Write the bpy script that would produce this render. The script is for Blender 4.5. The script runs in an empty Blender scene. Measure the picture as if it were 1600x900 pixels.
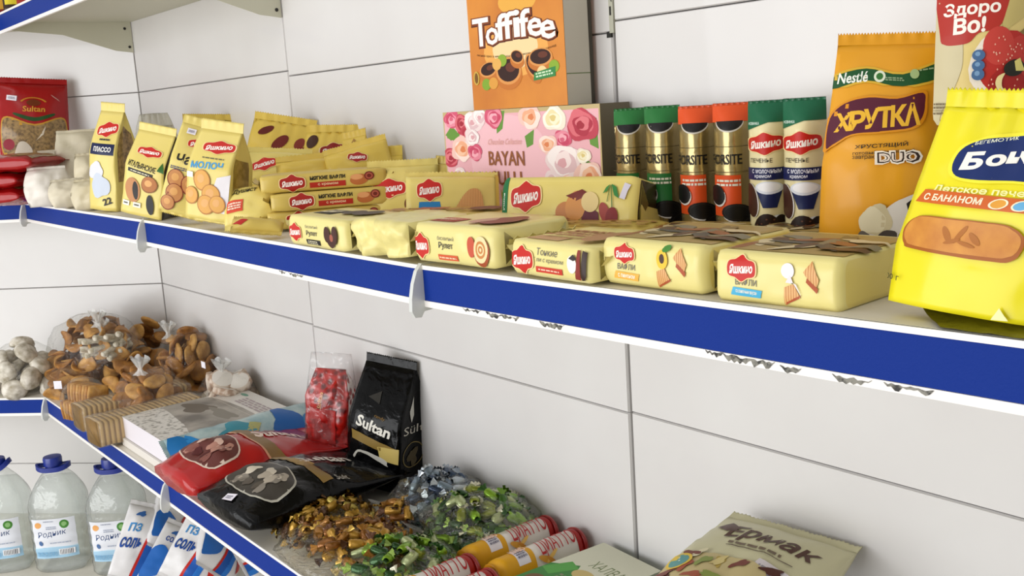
import bpy, bmesh, math, random
from mathutils import Vector, Matrix, Euler, noise
SC = bpy.context.scene
COL = SC.collection
R_ = math.radians
# ------------------------------------------------------------------ camera
BASE = 1.15                                   # height of the upper shelf's blue rail top above the floor
F_PX, PX, PY = 1585.4733, 2.811, -13.7546
CAM = Vector((3.0432, -1.0181, 0.1865 + BASE))
def _basis(yaw, pitch, roll):
    f = Vector((-math.sin(yaw)*math.cos(pitch), math.cos(yaw)*math.cos(pitch), -math.sin(pitch)))
    r = Vector((math.cos(yaw), math.sin(yaw), 0)); u = r.cross(f)
    c, s = math.cos(roll), math.sin(roll)
    return c*r+s*u, -s*r+c*u, f
RT, UP, FW = _basis(R_(51.9504), R_(9.7767), R_(-3.6416))
cd = bpy.data.cameras.new('camera'); cam = bpy.data.objects.new('camera', cd); COL.objects.link(cam)
cam.matrix_world = Matrix(((RT.x, UP.x, -FW.x, CAM.x), (RT.y, UP.y, -FW.y, CAM.y), (RT.z, UP.z, -FW.z, CAM.z), (0, 0, 0, 1)))
cd.sensor_width = 36; cd.lens = F_PX*36/1600; cd.shift_x = -PX/1600; cd.shift_y = PY/1600
cd.clip_start = .01; SC.camera = cam
def ray(x, y): return FW + RT*((x-800-PX)/F_PX) - UP*((y-450-PY)/F_PX)
def onz(x, y, z):
    d = ray(x, y); return CAM + d*((z-CAM.z)/d.z)
def ony(x, y, yy):
    d = ray(x, y); return CAM + d*((yy-CAM.y)/d.y)
def depth(p): return (Vector(p)-CAM).dot(FW)
def yaw_to_cam(p):
    d = CAM-Vector(p); return math.atan2(d.x, -d.y)
# ------------------------------------------------------------------ light
SC.view_settings.view_transform = 'Standard'; SC.view_settings.look = 'None'
SC.view_settings.gamma = 1; SC.view_settings.use_curve_mapping = False
SC.view_settings.exposure = 0.0
w = bpy.data.worlds.new('room_light'); SC.world = w; w.use_nodes = True
w.node_tree.nodes['Background'].inputs[0].default_value = (1.0, .99, .985, 1)
w.node_tree.nodes['Background'].inputs[1].default_value = .60
def area(name, loc, target, sx, sy, power, col=(1, 1, 1)):
    l = bpy.data.lights.new(name, 'AREA'); l.shape = 'RECTANGLE'; l.size = sx; l.size_y = sy; l.energy = power; l.color = col
    o = bpy.data.objects.new(name, l); COL.objects.link(o); o.location = loc
    o.rotation_euler = (Vector(target)-Vector(loc)).to_track_quat('-Z', 'Y').to_euler(); return o
area('ceiling_tube_light', (1.2, -1.5, 3.0), (1.2, -.9, 1.0), 3.4, .35, 7, (1, .97, .93))
area('ceiling_tube_light', (3.6, -1.5, 3.0), (3.2, -.7, 1.0), 2.4, .35, 2, (1, .97, .93))
area('shop_window_light', (1.3, -3.2, 1.0), (1.4, 0, .8), 3.6, 2.0, 92, (.97, .985, 1))
# ------------------------------------------------------------------ materials
def lin(h):
    h = h.lstrip('#'); out = []
    if len(h) == 3: h = ''.join(c+c for c in h)
    for i in (0, 2, 4):
        c = int(h[i:i+2], 16)/255
        out.append((c/12.92 if c <= .04045 else ((c+.055)/1.055)**2.4)**1.12)
    return (*out, 1)
_m = {}
def M(hexc, rough=.45, coat=0., bump=0., scale=60., metal=0., spec=.5, dist=.002, emit=None):
    key = (hexc, rough, coat, bump, scale, metal, spec, dist)
    if key in _m: return _m[key]
    m = bpy.data.materials.new('surface_'+hexc.strip('#')); m.use_nodes = True; nt = m.node_tree; b = nt.nodes['Principled BSDF']
    b.inputs['Base Color'].default_value = lin(hexc); b.inputs['Roughness'].default_value = rough
    b.inputs['Metallic'].default_value = metal; b.inputs['Specular IOR Level'].default_value = spec
    b.inputs['Coat Weight'].default_value = coat; b.inputs['Coat Roughness'].default_value = .12
    if bump:
        tc = nt.nodes.new('ShaderNodeTexCoord'); n = nt.nodes.new('ShaderNodeTexNoise'); n.inputs['Scale'].default_value = scale
        n.inputs['Detail'].default_value = 3; n.inputs['Distortion'].default_value = .6
        if scale == 38: n.noise_type = 'RIDGED_MULTIFRACTAL'; n.inputs['Scale'].default_value = 16; n.inputs['Detail'].default_value = 2
        bp = nt.nodes.new('ShaderNodeBump'); bp.inputs['Strength'].default_value = bump; bp.inputs['Distance'].default_value = dist
        nt.links.new(tc.outputs['Object'], n.inputs['Vector']); nt.links.new(n.outputs['Fac'], bp.inputs['Height'])
        nt.links.new(bp.outputs['Normal'], b.inputs['Normal'])
        if coat: nt.links.new(bp.outputs['Normal'], b.inputs['Coat Normal'])
    _m[key] = m; return m
def FILM(hexc, rough=.33, coat=.25): return M(hexc, rough, coat*.5, .6, 38, spec=.3, dist=.004)
def INK(hexc): return M(hexc, .45, .05, spec=.28)
def two_tone(name, a, b, scale, rough=.5, lo=.42, hi=.58, kind='noise', bump=0., coat=0., c=None):
    if name in _m: return _m[name]
    m = bpy.data.materials.new(name); m.use_nodes = True; nt = m.node_tree; p = nt.nodes['Principled BSDF']
    tc = nt.nodes.new('ShaderNodeTexCoord')
    if kind == 'noise':
        n = nt.nodes.new('ShaderNodeTexNoise'); n.inputs['Scale'].default_value = scale; n.inputs['Detail'].default_value = 4; o = n.outputs['Fac']
    elif kind == 'wave':
        n = nt.nodes.new('ShaderNodeTexWave'); n.bands_direction = 'Z' if scale == 26 else 'X'; n.inputs['Scale'].default_value = scale; n.inputs['Distortion'].default_value = 0; o = n.outputs['Fac']
    else:
        n = nt.nodes.new('ShaderNodeTexVoronoi'); n.inputs['Scale'].default_value = scale; o = n.outputs['Distance']
    r = nt.nodes.new('ShaderNodeValToRGB'); r.color_ramp.elements[0].position = lo; r.color_ramp.elements[1].position = hi
    r.color_ramp.elements[0].color = lin(a); r.color_ramp.elements[1].color = lin(b)
    if c:
        e = r.color_ramp.elements.new((lo+hi)/2); e.color = lin(c)
    nt.links.new(tc.outputs['Object'], n.inputs['Vector']); nt.links.new(o, r.inputs['Fac']); nt.links.new(r.outputs['Color'], p.inputs['Base Color'])
    p.inputs['Roughness'].default_value = rough; p.inputs['Coat Weight'].default_value = coat
    if bump:
        bp = nt.nodes.new('ShaderNodeBump'); bp.inputs['Strength'].default_value = bump; bp.inputs['Distance'].default_value = .003
        nt.links.new(o, bp.inputs['Height']); nt.links.new(bp.outputs['Normal'], p.inputs['Normal'])
    _m[name] = m; return m
def CLEAR(name='clear_film', tint='#ffffff', haze=.06, gloss=.75, scale=45, strength=.8):
    if name in _m: return _m[name]
    m = bpy.data.materials.new(name); m.use_nodes = True; nt = m.node_tree
    for n in list(nt.nodes): nt.nodes.remove(n)
    out = nt.nodes.new('ShaderNodeOutputMaterial'); tr = nt.nodes.new('ShaderNodeBsdfTransparent'); tr.inputs[0].default_value = lin(tint)
    gl = nt.nodes.new('ShaderNodeBsdfGlossy'); gl.inputs['Roughness'].default_value = .14
    df = nt.nodes.new('ShaderNodeBsdfDiffuse'); df.inputs[0].default_value = (.9, .9, .88, 1)
    fr = nt.nodes.new('ShaderNodeLayerWeight'); fr.inputs['Blend'].default_value = .5
    pw = nt.nodes.new('ShaderNodeMath'); pw.operation = 'POWER'; pw.inputs[1].default_value = 3.2
    mu = nt.nodes.new('ShaderNodeMath'); mu.operation = 'MULTIPLY_ADD'; mu.inputs[1].default_value = gloss*.6; mu.inputs[2].default_value = .045*gloss; mu.use_clamp = True
    m1 = nt.nodes.new('ShaderNodeMixShader'); m2 = nt.nodes.new('ShaderNodeMixShader'); m1.inputs[0].default_value = haze
    tc = nt.nodes.new('ShaderNodeTexCoord'); n = nt.nodes.new('ShaderNodeTexNoise'); n.inputs['Scale'].default_value = scale; n.inputs['Distortion'].default_value = 1.0
    bp = nt.nodes.new('ShaderNodeBump'); bp.inputs['Strength'].default_value = strength; bp.inputs['Distance'].default_value = .006
    L = nt.links.new
    L(tc.outputs['Object'], n.inputs['Vector']); L(n.outputs['Fac'], bp.inputs['Height'])
    L(bp.outputs['Normal'], gl.inputs['Normal']); L(bp.outputs['Normal'], fr.inputs['Normal'])
    L(tr.outputs[0], m1.inputs[1]); L(df.outputs[0], m1.inputs[2]); L(fr.outputs['Facing'], pw.inputs[0]); L(pw.outputs[0], mu.inputs[0]); L(mu.outputs[0], m2.inputs[0])
    L(m1.outputs[0], m2.inputs[1]); L(gl.outputs[0], m2.inputs[2]); L(m2.outputs[0], out.inputs['Surface'])
    _m[name] = m; return m
# ------------------------------------------------------------------ geometry helpers
class Geo:
    def __init__(s): s.v = []; s.f = []; s.m = []; s.mats = []
    def mi(s, mat):
        if mat not in s.mats: s.mats.append(mat)
        return s.mats.index(mat)
    def add(s, vs, fs, mat):
        k = len(s.v); s.v.extend([tuple(x) for x in vs]); i = s.mi(mat)
        for f in fs: s.f.append([k+j for j in f]); s.m.append(i)
    def box(s, lo, hi, mat):
        x0, y0, z0 = lo; x1, y1, z1 = hi
        s.add([(x0,y0,z0),(x1,y0,z0),(x1,y1,z0),(x0,y1,z0),(x0,y0,z1),(x1,y0,z1),(x1,y1,z1),(x0,y1,z1)],
              [(0,3,2,1),(4,5,6,7),(0,1,5,4),(1,2,6,5),(2,3,7,6),(3,0,4,7)], mat)
    def prism(s, pts, ax, t, mat):            # 2D outline extruded by t along ax ('x' : pts are (y,z); 'z' : (x,y); 'y' : (x,z))
        n = len(pts); a = []; b = []
        for p, q in pts:
            if ax == 'x': a.append((t[0], p, q)); b.append((t[1], p, q))
            elif ax == 'y': a.append((p, t[0], q)); b.append((p, t[1], q))
            else: a.append((p, q, t[0])); b.append((p, q, t[1]))
        s.add(a+b, [tuple(range(n))[::-1], tuple(range(n, 2*n))]+[(i, (i+1) % n, n+(i+1) % n, n+i) for i in range(n)], mat)
    def lathe(s, prof, mat, n=28, cx=0, cy=0):
        k = len(prof); vs = [(cx+r*math.cos(2*math.pi*i/n), cy+r*math.sin(2*math.pi*i/n), z) for r, z in prof for i in range(n)]
        fs = [(j*n+i, j*n+(i+1) % n, (j+1)*n+(i+1) % n, (j+1)*n+i) for j in range(k-1) for i in range(n)]
        fs += [tuple(range(n))[::-1], tuple(range((k-1)*n, k*n))]
        s.add(vs, fs, mat)
    def tube(s, pts, r, mat, n=8):
        pts = [Vector(p) for p in pts]; vs = []
        for i, p in enumerate(pts):
            t = (pts[min(i+1, len(pts)-1)]-pts[max(i-1, 0)]).normalized()
            a = t.cross(Vector((.31, .2, 1))).normalized(); b = t.cross(a); rr = r[i] if isinstance(r, (list, tuple)) else r
            vs += [p+(a*math.cos(2*math.pi*j/n)+b*math.sin(2*math.pi*j/n))*rr for j in range(n)]
        k = len(pts); fs = [(i*n+j, i*n+(j+1) % n, (i+1)*n+(j+1) % n, (i+1)*n+j) for i in range(k-1) for j in range(n)]
        fs += [tuple(range(n))[::-1], tuple(range((k-1)*n, k*n))]; s.add(vs, fs, mat)
    def build(s, name, parent=None, smooth=True, angle=None):
        me = bpy.data.meshes.new(name); me.from_pydata(s.v, [], s.f); me.update()
        for m in s.mats: me.materials.append(m)
        me.polygons.foreach_set('material_index', s.m)
        if smooth:
            me.polygons.foreach_set('use_smooth', [True]*len(s.f))
            if angle: me.set_sharp_from_angle(angle=R_(angle))
        o = bpy.data.objects.new(name, me); COL.objects.link(o)
        if parent is not None: o.parent = parent
        return o
def tag(o, label, cat, group=None, kind=None):
    o['label'] = label; o['category'] = cat
    if group: o['group'] = group
    if kind: o['kind'] = kind
    return o
def empty(name, label, cat, group=None):
    o = bpy.data.objects.new(name, None); o.empty_display_size = .03; COL.objects.link(o); return tag(o, label, cat, group)
def struct(o): o['kind'] = 'structure'; return o
def settle(root, z, lift=.0006):              # let the lowest point of a thing touch the surface at height z
    M4 = Matrix.LocRotScale(root.location, root.rotation_euler, root.scale); lo = 1e9
    obs = [root]+list(root.children)+[g for c in root.children for g in c.children]
    for o in obs:
        if o.type == 'MESH':
            for v in o.data.vertices:
                zz = (M4 @ v.co).z if o is not root else (M4 @ v.co).z
                lo = min(lo, zz)
    root.location.z += z+lift-lo; return root
# --- lofted bags
class Loft:
    def __init__(s, W, H, T, wv=None, tv=None, c=.05, p=2.4, nf=16, ns=3, nv=22, amp=.0012, seed=1, crease=0., xc=None, yc=None, freq=26., cr=None, pleat=0.):
        s.W, s.H, s.T, s.nf, s.ns, s.nv, s.amp0 = W, H, T, nf, ns, nv, amp
        wv = wv or (lambda v: 1); tv = tv or (lambda v: 1); xc = xc or (lambda v: 0); yc = yc or (lambda v: 0); cr = cr or (lambda v: 1)
        s.rings = []
        for i in range(nv+1):
            v = i/nv; z = H*v; hw = W/2*wv(v); ht = max(T/2*tv(v), .0006); X = xc(v)*W; Y = yc(v)*T; ring = []
            def fy(u): return ht*(c+(1-c)*(1-abs(u)**p))
            def nz(x, y, k): return amp*(noise.noise(Vector((x*freq, z*freq, seed*7.3+k)))*1.2+.5*noise.noise(Vector((x*freq*2.7, z*freq*2.7, seed*3.1+k))))*min(1, ht/(T/2)+.25)
            pl = pleat*max(0, (v-.5)*2)
            for j in range(nf):
                u = -1+2*j/nf; ring.append(Vector((X+u*hw, Y-fy(u)+nz(u*hw, 0, 0)+pl*math.sin(u*17+seed)*(1-u*u), z)))
            for j in range(ns):
                q = -1+2*j/ns; ring.append(Vector((X+hw-crease*cr(v)*(1-abs(q))+nz(q, 0, 5)*.5*(1-abs(q)), Y+q*ht*c, z)))
            for j in range(nf):
                u = 1-2*j/nf; ring.append(Vector((X+u*hw, Y+fy(u)+nz(u*hw, 0, 9)-pl*math.sin(u*15+seed)*(1-u*u), z)))
            for j in range(ns):
                q = 1-2*j/ns; ring.append(Vector((X-hw+crease*cr(v)*(1-abs(q)), Y+q*ht*c, z)))
            s.rings.append(ring)
    def P(s, seg, u, v):
        n = {'front': s.nf, 'right': s.ns, 'back': s.nf, 'left': s.ns}[seg]
        k0 = {'front': 0, 'right': s.nf, 'back': s.nf+s.ns, 'left': 2*s.nf+s.ns}[seg]; N = 2*(s.nf+s.ns)
        a = min(max(u, 0), 1)*n; i = min(int(a), n-1); a -= i; b = min(max(v, 0), 1)*s.nv; j = min(int(b), s.nv-1); b -= j
        r0, r1 = s.rings[j], s.rings[j+1]; i0 = (k0+i) % N; i1 = (k0+i+1) % N
        A, B, C, D = r0[i0], r0[i1], r1[i0], r1[i1]
        p = (A*(1-a)+B*a)*(1-b)+(C*(1-a)+D*a)*b
        nn = ((B-A)*(1-b)+(D-C)*b).cross((C-A)*(1-a)+(D-B)*a)
        return p, nn.normalized()
    def mesh(s, g, mats):                     # mats: front,right,back,left
        N = 2*(s.nf+s.ns); vs = [p for r in s.rings for p in r]; segs = ['front']*s.nf+['right']*s.ns+['back']*s.nf+['left']*s.ns
        k = len(g.v); g.v.extend([tuple(x) for x in vs])
        for j in range(s.nv):
            for i in range(N):
                g.f.append([k+j*N+i, k+j*N+(i+1) % N, k+(j+1)*N+(i+1) % N, k+(j+1)*N+i]); g.m.append(g.mi(mats.get(segs[i], mats['front'])))
        g.f.append([k+i for i in range(N)][::-1]); g.m.append(g.mi(mats.get('bottom', mats['front'])))
        g.f.append([k+s.nv*N+i for i in range(N)]); g.m.append(g.mi(mats.get('top', mats['front'])))
_tc = {}
def text_mesh(t, bold, res=2):
    k = (t, bold)
    if k not in _tc:
        c = bpy.data.curves.new('lettering', 'FONT'); c.body = t; c.resolution_u = res; c.offset = bold
        o = bpy.data.objects.new('lettering', c); COL.objects.link(o)
        me = bpy.data.meshes.new_from_object(o.evaluated_get(bpy.context.evaluated_depsgraph_get()))
        vs = [(v.co.x, v.co.y) for v in me.vertices]; fs = [tuple(p.vertices) for p in me.polygons]
        bpy.data.objects.remove(o); bpy.data.curves.remove(c); bpy.data.meshes.remove(me)
        x0 = min(v[0] for v in vs); x1 = max(v[0] for v in vs); y0 = min(v[1] for v in vs); y1 = max(v[1] for v in vs)
        _tc[k] = ([((x-x0)/(x1-x0)-.5, (y-y0)/(y1-y0)-.5) for x, y in vs], fs)
    return _tc[k]
class Pr:                                     # flat print in face coordinates (0..1, 0..1); asp = face height / face width
    def __init__(s, asp=1.): s.s = []; s.asp = asp
    def _put(s, pts, cu, cv, rot):
        c, n = math.cos(rot), math.sin(rot); return [(cu+x*c-y*s.asp*n, cv+(x*n+y*s.asp*c)/s.asp) for x, y in pts]
    def poly(s, pts, col, sm=None):
        pts = list(pts)
        if (len(pts) >= 6 and len(pts) < 18) if sm is None else sm:        # rounded outline through the points
            out = []; n = len(pts)
            for i in range(n):
                p0, p1, p2, p3 = (pts[(i+k) % n] for k in (-1, 0, 1, 2))
                for t in (0, .25, .5, .75):
                    out.append(tuple(.5*(2*p1[k]+(p2[k]-p0[k])*t+(2*p0[k]-5*p1[k]+4*p2[k]-p3[k])*t*t+(3*p1[k]-p0[k]-3*p2[k]+p3[k])*t**3) for k in (0, 1)))
            pts = out
        s.s.append((pts, [tuple(range(len(pts)))], col)); return s
    def warp(s, fn, k=0):
        s.s[k:] = [([fn(x, y) for x, y in vs], fs, col) for vs, fs, col in s.s[k:]]; return s
    def rect(s, u0, v0, u1, v1, col, rot=0, skew=0):
        h = (v1-v0)/2; w2 = (u1-u0)/2
        return s.poly(s._put([(-w2-skew, -h), (w2-skew, -h), (w2+skew, h), (-w2+skew, h)], (u0+u1)/2, (v0+v1)/2, R_(rot)), col)
    def ell(s, cu, cv, ru, rv, col, rot=0, n=22, wob=0, seed=0, a0=0, a1=360):
        rd = random.Random(seed); ph = rd.random()*6; pts = []
        full = a1-a0 >= 360
        for i in range(n if full else n+1):
            a = R_(a0+(a1-a0)*i/n); k = 1+wob*math.sin(3*a+ph)+wob*.6*math.sin(5*a+2*ph)
            pts.append((ru*k*math.cos(a), rv*k*math.sin(a)))
        return s.poly(s._put(pts, cu, cv, R_(rot)), col)
    def ring(s, cu, cv, ru, rv, th, col, rot=0, n=24, a0=0, a1=360):
        vs = []; fs = []
        for i in range(n+1):
            a = R_(a0+(a1-a0)*i/n)
            for k in (1, 1-th): vs.append((ru*k*math.cos(a), rv*k*math.sin(a)))
        fs = [(2*i+1, 2*i, 2*i+2, 2*i+3) for i in range(n)]
        s.s.append((s._put(vs, cu, cv, R_(rot)), fs, col)); return s
    def text(s, t, cu, cv, w, h, col, bold=0., rot=0, shear=0., arc=0.):
        vs, fs = text_mesh(t, bold); pts = [(x*w+y*h*s.asp*shear, y*h+arc*h*(1-4*x*x)) for x, y in vs]
        s.s.append((s._put(pts, cu, cv, R_(rot)), fs, col)); return s
    def lines(s, cu, cv, w, h, n, col, rot=0, seed=1):      # small print too fine to read: broken dashes
        rd = random.Random(seed)
        for i in range(n):
            y = h*(.5-(i+.5)/n); x = -w/2
            while x < w/2-.01:
                l = w*rd.uniform(.08, .22); e = min(x+l, w/2); t = h/n*.28
                s.poly(s._put([(x, y-t), (e, y-t), (e, y+t), (x, y+t)], cu, cv, R_(rot)), col); x = e+w*.04
        return s
    def badge(s, cu, cv, w, h, rot=0, word='Яшкино', red='#c62a20', white='#f6efe6', ts=1.):
        half = [(-1, .0), (-.95, .42), (-.78, .6), (-.45, .68), (-.2, .88), (0, 1), (.2, .88), (.45, .68), (.78, .6), (.95, .42), (1, 0)]
        pts = half+[(-x, -y) for x, y in half[1:-1]]
        s.poly(s._put([(x*w*.54, y*h*.54) for x, y in pts], cu, cv, R_(rot)), '#f0d8a0', True)
        s.poly(s._put([(x*w/2, y*h/2) for x, y in pts], cu, cv, R_(rot)), red, True)
        if word: s.text(word, cu, cv, w*.82*ts, h*.36*ts, white, .035, rot+4, .18)
        return s
    def lay(s, g, L, seg='front', H=False, off=.0004):
        nu, nv = {'front': L.nf, 'back': L.nf, 'right': L.ns, 'left': L.ns}[seg], L.nv
        for li, (vs, fs, col) in enumerate(s.s):
            bm = bmesh.new(); bv = [bm.verts.new(((y, 1-x, 0) if H else (x, y, 0))) for x, y in vs]
            for f in fs:
                try: bm.faces.new([bv[i] for i in f])
                except ValueError: pass
            us = [v.co.x for v in bv]; ws = [v.co.y for v in bv]
            for ax, lo, hi, n in ((0, min(us), max(us), nu), (1, min(ws), max(ws), nv)):
                for k in range(-1, n+2):
                    if lo < k/n < hi and 0 <= k <= n:
                        co = [0, 0, 0]; no = [0, 0, 0]; co[ax] = k/n; no[ax] = 1
                        bmesh.ops.bisect_plane(bm, geom=bm.verts[:]+bm.edges[:]+bm.faces[:], plane_co=co, plane_no=no, dist=1e-6)
            for lo_ax, val, sgn in ((0, 0, -1), (0, 1, 1), (1, 0, -1), (1, 1, 1)):     # clip to the face
                ext = [v.co[lo_ax] for v in bm.verts]
                if ext and ((sgn < 0 and min(ext) < -1e-5) or (sgn > 0 and max(ext) > 1+1e-5)):
                    co = [0, 0, 0]; no = [0, 0, 0]; co[lo_ax] = val; no[lo_ax] = sgn
                    bmesh.ops.bisect_plane(bm, geom=bm.verts[:]+bm.edges[:]+bm.faces[:], plane_co=co, plane_no=no, dist=1e-6, clear_outer=True)
            bm.verts.index_update(); o = off+.16*L.amp0+(.000012 if L.amp0 == 0 else min(.00012, .0030/len(s.s)))*li
            out = []
            for v in bm.verts:
                p, n = L.P(seg, v.co.x, v.co.y); out.append(p+n*o)
            fl = [[v.index for v in f.verts] for f in bm.faces]
            bm.verts.ensure_lookup_table()
            fin = []
            for f in fl:
                q = [out[i] for i in f]; nrm = Vector((0, 0, 0))
                for a in range(1, len(q)-1): nrm += (q[a]-q[0]).cross(q[a+1]-q[0])
                ref = L.P(seg, bm.verts[f[0]].co.x, bm.verts[f[0]].co.y)[1]
                fin.append(f if nrm.dot(ref) >= 0 else f[::-1])
            mat = col if not isinstance(col, str) else INK(col)
            g.add(out, fin, mat); bm.free()
def seal_strip(L, mat, end='top', length=.012, parent=None, name=None, bend=0., zig=True):
    g = Geo(); ring = L.rings[-1 if end == 'top' else 0]; nxt = L.rings[-2 if end == 'top' else 1]
    n = L.nf; pts = [(ring[j]+ring[(2*L.nf+L.ns-j) % len(ring)])*.5 for j in range(n)]+[(ring[n]+ring[n+L.ns])*.5]
    sg = 1 if end == 'top' else -1; N = n*3; vs = []; rows = 4
    for side in (-.0005, .0005):
        for r in range(rows+1):
            for i in range(N+1):
                a = i/N*n; k = min(int(a), n-1); a -= k; p = pts[k]*(1-a)+pts[k+1]*a; t = r/rows
                zz = length*t-(.0022*(i % 2) if zig and r == rows else 0)
                vs.append(p+Vector((0, side+bend*t*t+.0006*math.sin(i*.7)*t, sg*zz)))
    m = N+1; k2 = m*(rows+1); fs = []
    for r in range(rows):
        for i in range(N):
            a, b, c, d = r*m+i, r*m+i+1, (r+1)*m+i+1, (r+1)*m+i
            fs += [(a, b, c, d) if sg > 0 else (d, c, b, a), (k2+d, k2+c, k2+b, k2+a) if sg > 0 else (k2+a, k2+b, k2+c, k2+d)]
    for i in range(N): a = rows*m+i; fs.append((a, a+1, k2+a+1, k2+a))
    g.add(vs, fs, mat); return g.build(name or end+'_seal', parent)
STAND_T = lambda v: (.86+.5*v if v < .28 else 1.0 if v < .42 else max(.02, 1-((v-.42)/.58)**1.35))
BOX_T = lambda v: 1.0 if v < .6 else max(.02, 1-((v-.6)/.4)**1.15)
PIL_T = lambda v: max(.03, (1-abs(2*v-1)**2.6)**.6)
def bag(name, label, cat, group, W, H, T, film, prints=(), logos=(), windows=(), side=None, back=None, seals=(.012, 0), sealmat=None, sticker=None, root=None, **kw):
    root = root or empty(name, label, cat, group); L = Loft(W, H, T, **kw); g = Geo()
    m = {'front': film}; 
    if side: m['right'] = m['left'] = side
    if back: m['back'] = back
    L.mesh(g, m)
    for seg, fn in prints:
        p = Pr(H/W if seg in ('front', 'back') else H/T); fn(p); p.lay(g, L, seg)
    b = g.build('body', root)
    for seg, fn in windows:
        g2 = Geo(); p = Pr(H/W if seg in ('front', 'back') else H/T); fn(p); p.lay(g2, L, seg, off=.0003); g2.build('window', root)
    for a in logos:
        seg = 'front'
        if isinstance(a, str): continue
        g2 = Geo(); p = Pr(H/W); a(p); p.lay(g2, L, seg, off=.0009); g2.build('logo', root)
    if sticker:
        g2 = Geo(); p = Pr(H/W); cu, cv, sw, sh, rot = sticker; p.rect(cu-sw/2, cv-sh/2, cu+sw/2, cv+sh/2, '#efeaf2', rot); p.lines(cu, cv, sw*.7, sh*.5, 2, '#8a8894', rot)
        p.lay(g2, L, 'front', off=.002); g2.build('price_sticker', root)['label'] = 'small white price sticker'
    if seals[0]: seal_strip(L, sealmat or film, 'top', seals[0], root)
    if seals[1]: seal_strip(L, sealmat or film, 'bottom', seals[1], root)
    root['_L'] = 0; del root['_L']
    return root
def S(px, py, wpx, hpx, z):                   # base pixel, size in pixels -> place on the shelf, width, height
    p = onz(px, py, z); d = depth(p)/F_PX; return p, wpx*d, hpx*d
def Q(px, pyt, y, wpx, z):                    # column and top pixel of a thing whose base is hidden, at distance y from the wall
    p = ony(px, pyt, y); h = p.z-z; p2 = Vector((p.x, y, z)); d = depth(p)/F_PX; return p2, wpx*d, h
def pose(root, p, z, yaw=0, lean=0, tilt=0, back=0., face=True):
    rz = (yaw_to_cam(p) if face else 0)+R_(yaw)
    root.rotation_euler = Euler((R_(-lean), R_(tilt), rz)); root.location = Vector(p)
    if back:
        d = (Vector(p)-CAM); d.z = 0; root.location += d.normalized()*back
    return settle(root, z)
def flow(name, label, cat, group, LEN, HT, DP, film, front=None, top=None, logo=None, end=.05, seed=1, amp=.0015, fin=(1, 1), endmat=None, fins=.014, tlogo=None, c=.92, root=None, freq=30):
    """block wrapped in film, lying along local x; folded, sealed ends"""
    root = root or empty(name, label, cat, group); e = end
    sq = lambda v: (.87+.13*math.sin(min(1, v/e)*math.pi/2) if v < e else .87+.13*math.sin(min(1, (1-v)/e)*math.pi/2) if v > 1-e else 1.)
    L = Loft(HT, LEN, DP, wv=sq, tv=sq, c=c, p=5, nf=10, ns=8, nv=34, amp=amp, seed=seed, freq=freq)
    def conv(q): return Vector((-q.z+LEN/2, q.y, q.x+HT/2))
    for r in L.rings:
        for i, q in enumerate(r): r[i] = conv(q)
    g = Geo(); L.mesh(g, {'front': film, 'bottom': endmat or film, 'top': endmat or film})
    for seg, fn, asp in (('front', front, HT/LEN), ('right', top, DP/LEN)):
        if fn: p = Pr(asp); fn(p); p.lay(g, L, seg, H=True)
    g.build('wrapper', root)
    for seg, fn, asp in (('front', logo, HT/LEN), ('right', tlogo, DP/LEN)):
        if fn: g2 = Geo(); p = Pr(asp); fn(p); p.lay(g2, L, seg, H=True, off=.0011); g2.build('logo', root)
    for k, sg in ((0, 1), (1, -1)):            # end seals: fin folded flat against the end, with side tucks
        if not fin[k]: continue
        g2 = Geo(); x = sg*LEN/2; hw = DP*.40; n = 18; vs = []; fs = []
        rnd = random.Random(seed*5+k)
        for th in (0, .0011):
            for r in range(5):
                t = r/4
                for i in range(n+1):
                    u = -1+2*i/n; taper = 1+.08*t
                    xx = sg*(.0006+fins*math.sin(t*1.5)*.55+th)
                    vs.append((x+xx, u*hw*taper, HT*(.47+(.30*t if fin[k] == 1 else -.42*t))+.0012*math.sin(u*14+seed)*t-(.002*(i % 2) if r == 4 else 0)))
        m = n+1
        for s2 in (0, 5*m):
            for r in range(4):
                for i in range(n): fs.append((s2+r*m+i, s2+r*m+i+1, s2+(r+1)*m+i+1, s2+(r+1)*m+i))
        for i in range(n): fs.append((4*m+i, 4*m+i+1, 9*m+i+1, 9*m+i))
        g2.add(vs, fs, film)
        for s3 in (-1, 1):                       # triangular tucks of the folded end
            yy = s3*DP*.40
            g2.add([(x+sg*.001, yy, HT*.1), (x+sg*.001, yy, HT*.9), (x+sg*.004, yy-s3*DP*.2, HT*.5), (x+sg*.0005, yy, HT*.5)], [(0, 2, 1), (0, 3, 2), (3, 1, 2)], film)
        g2.build('end_seal', root)
    return root
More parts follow.
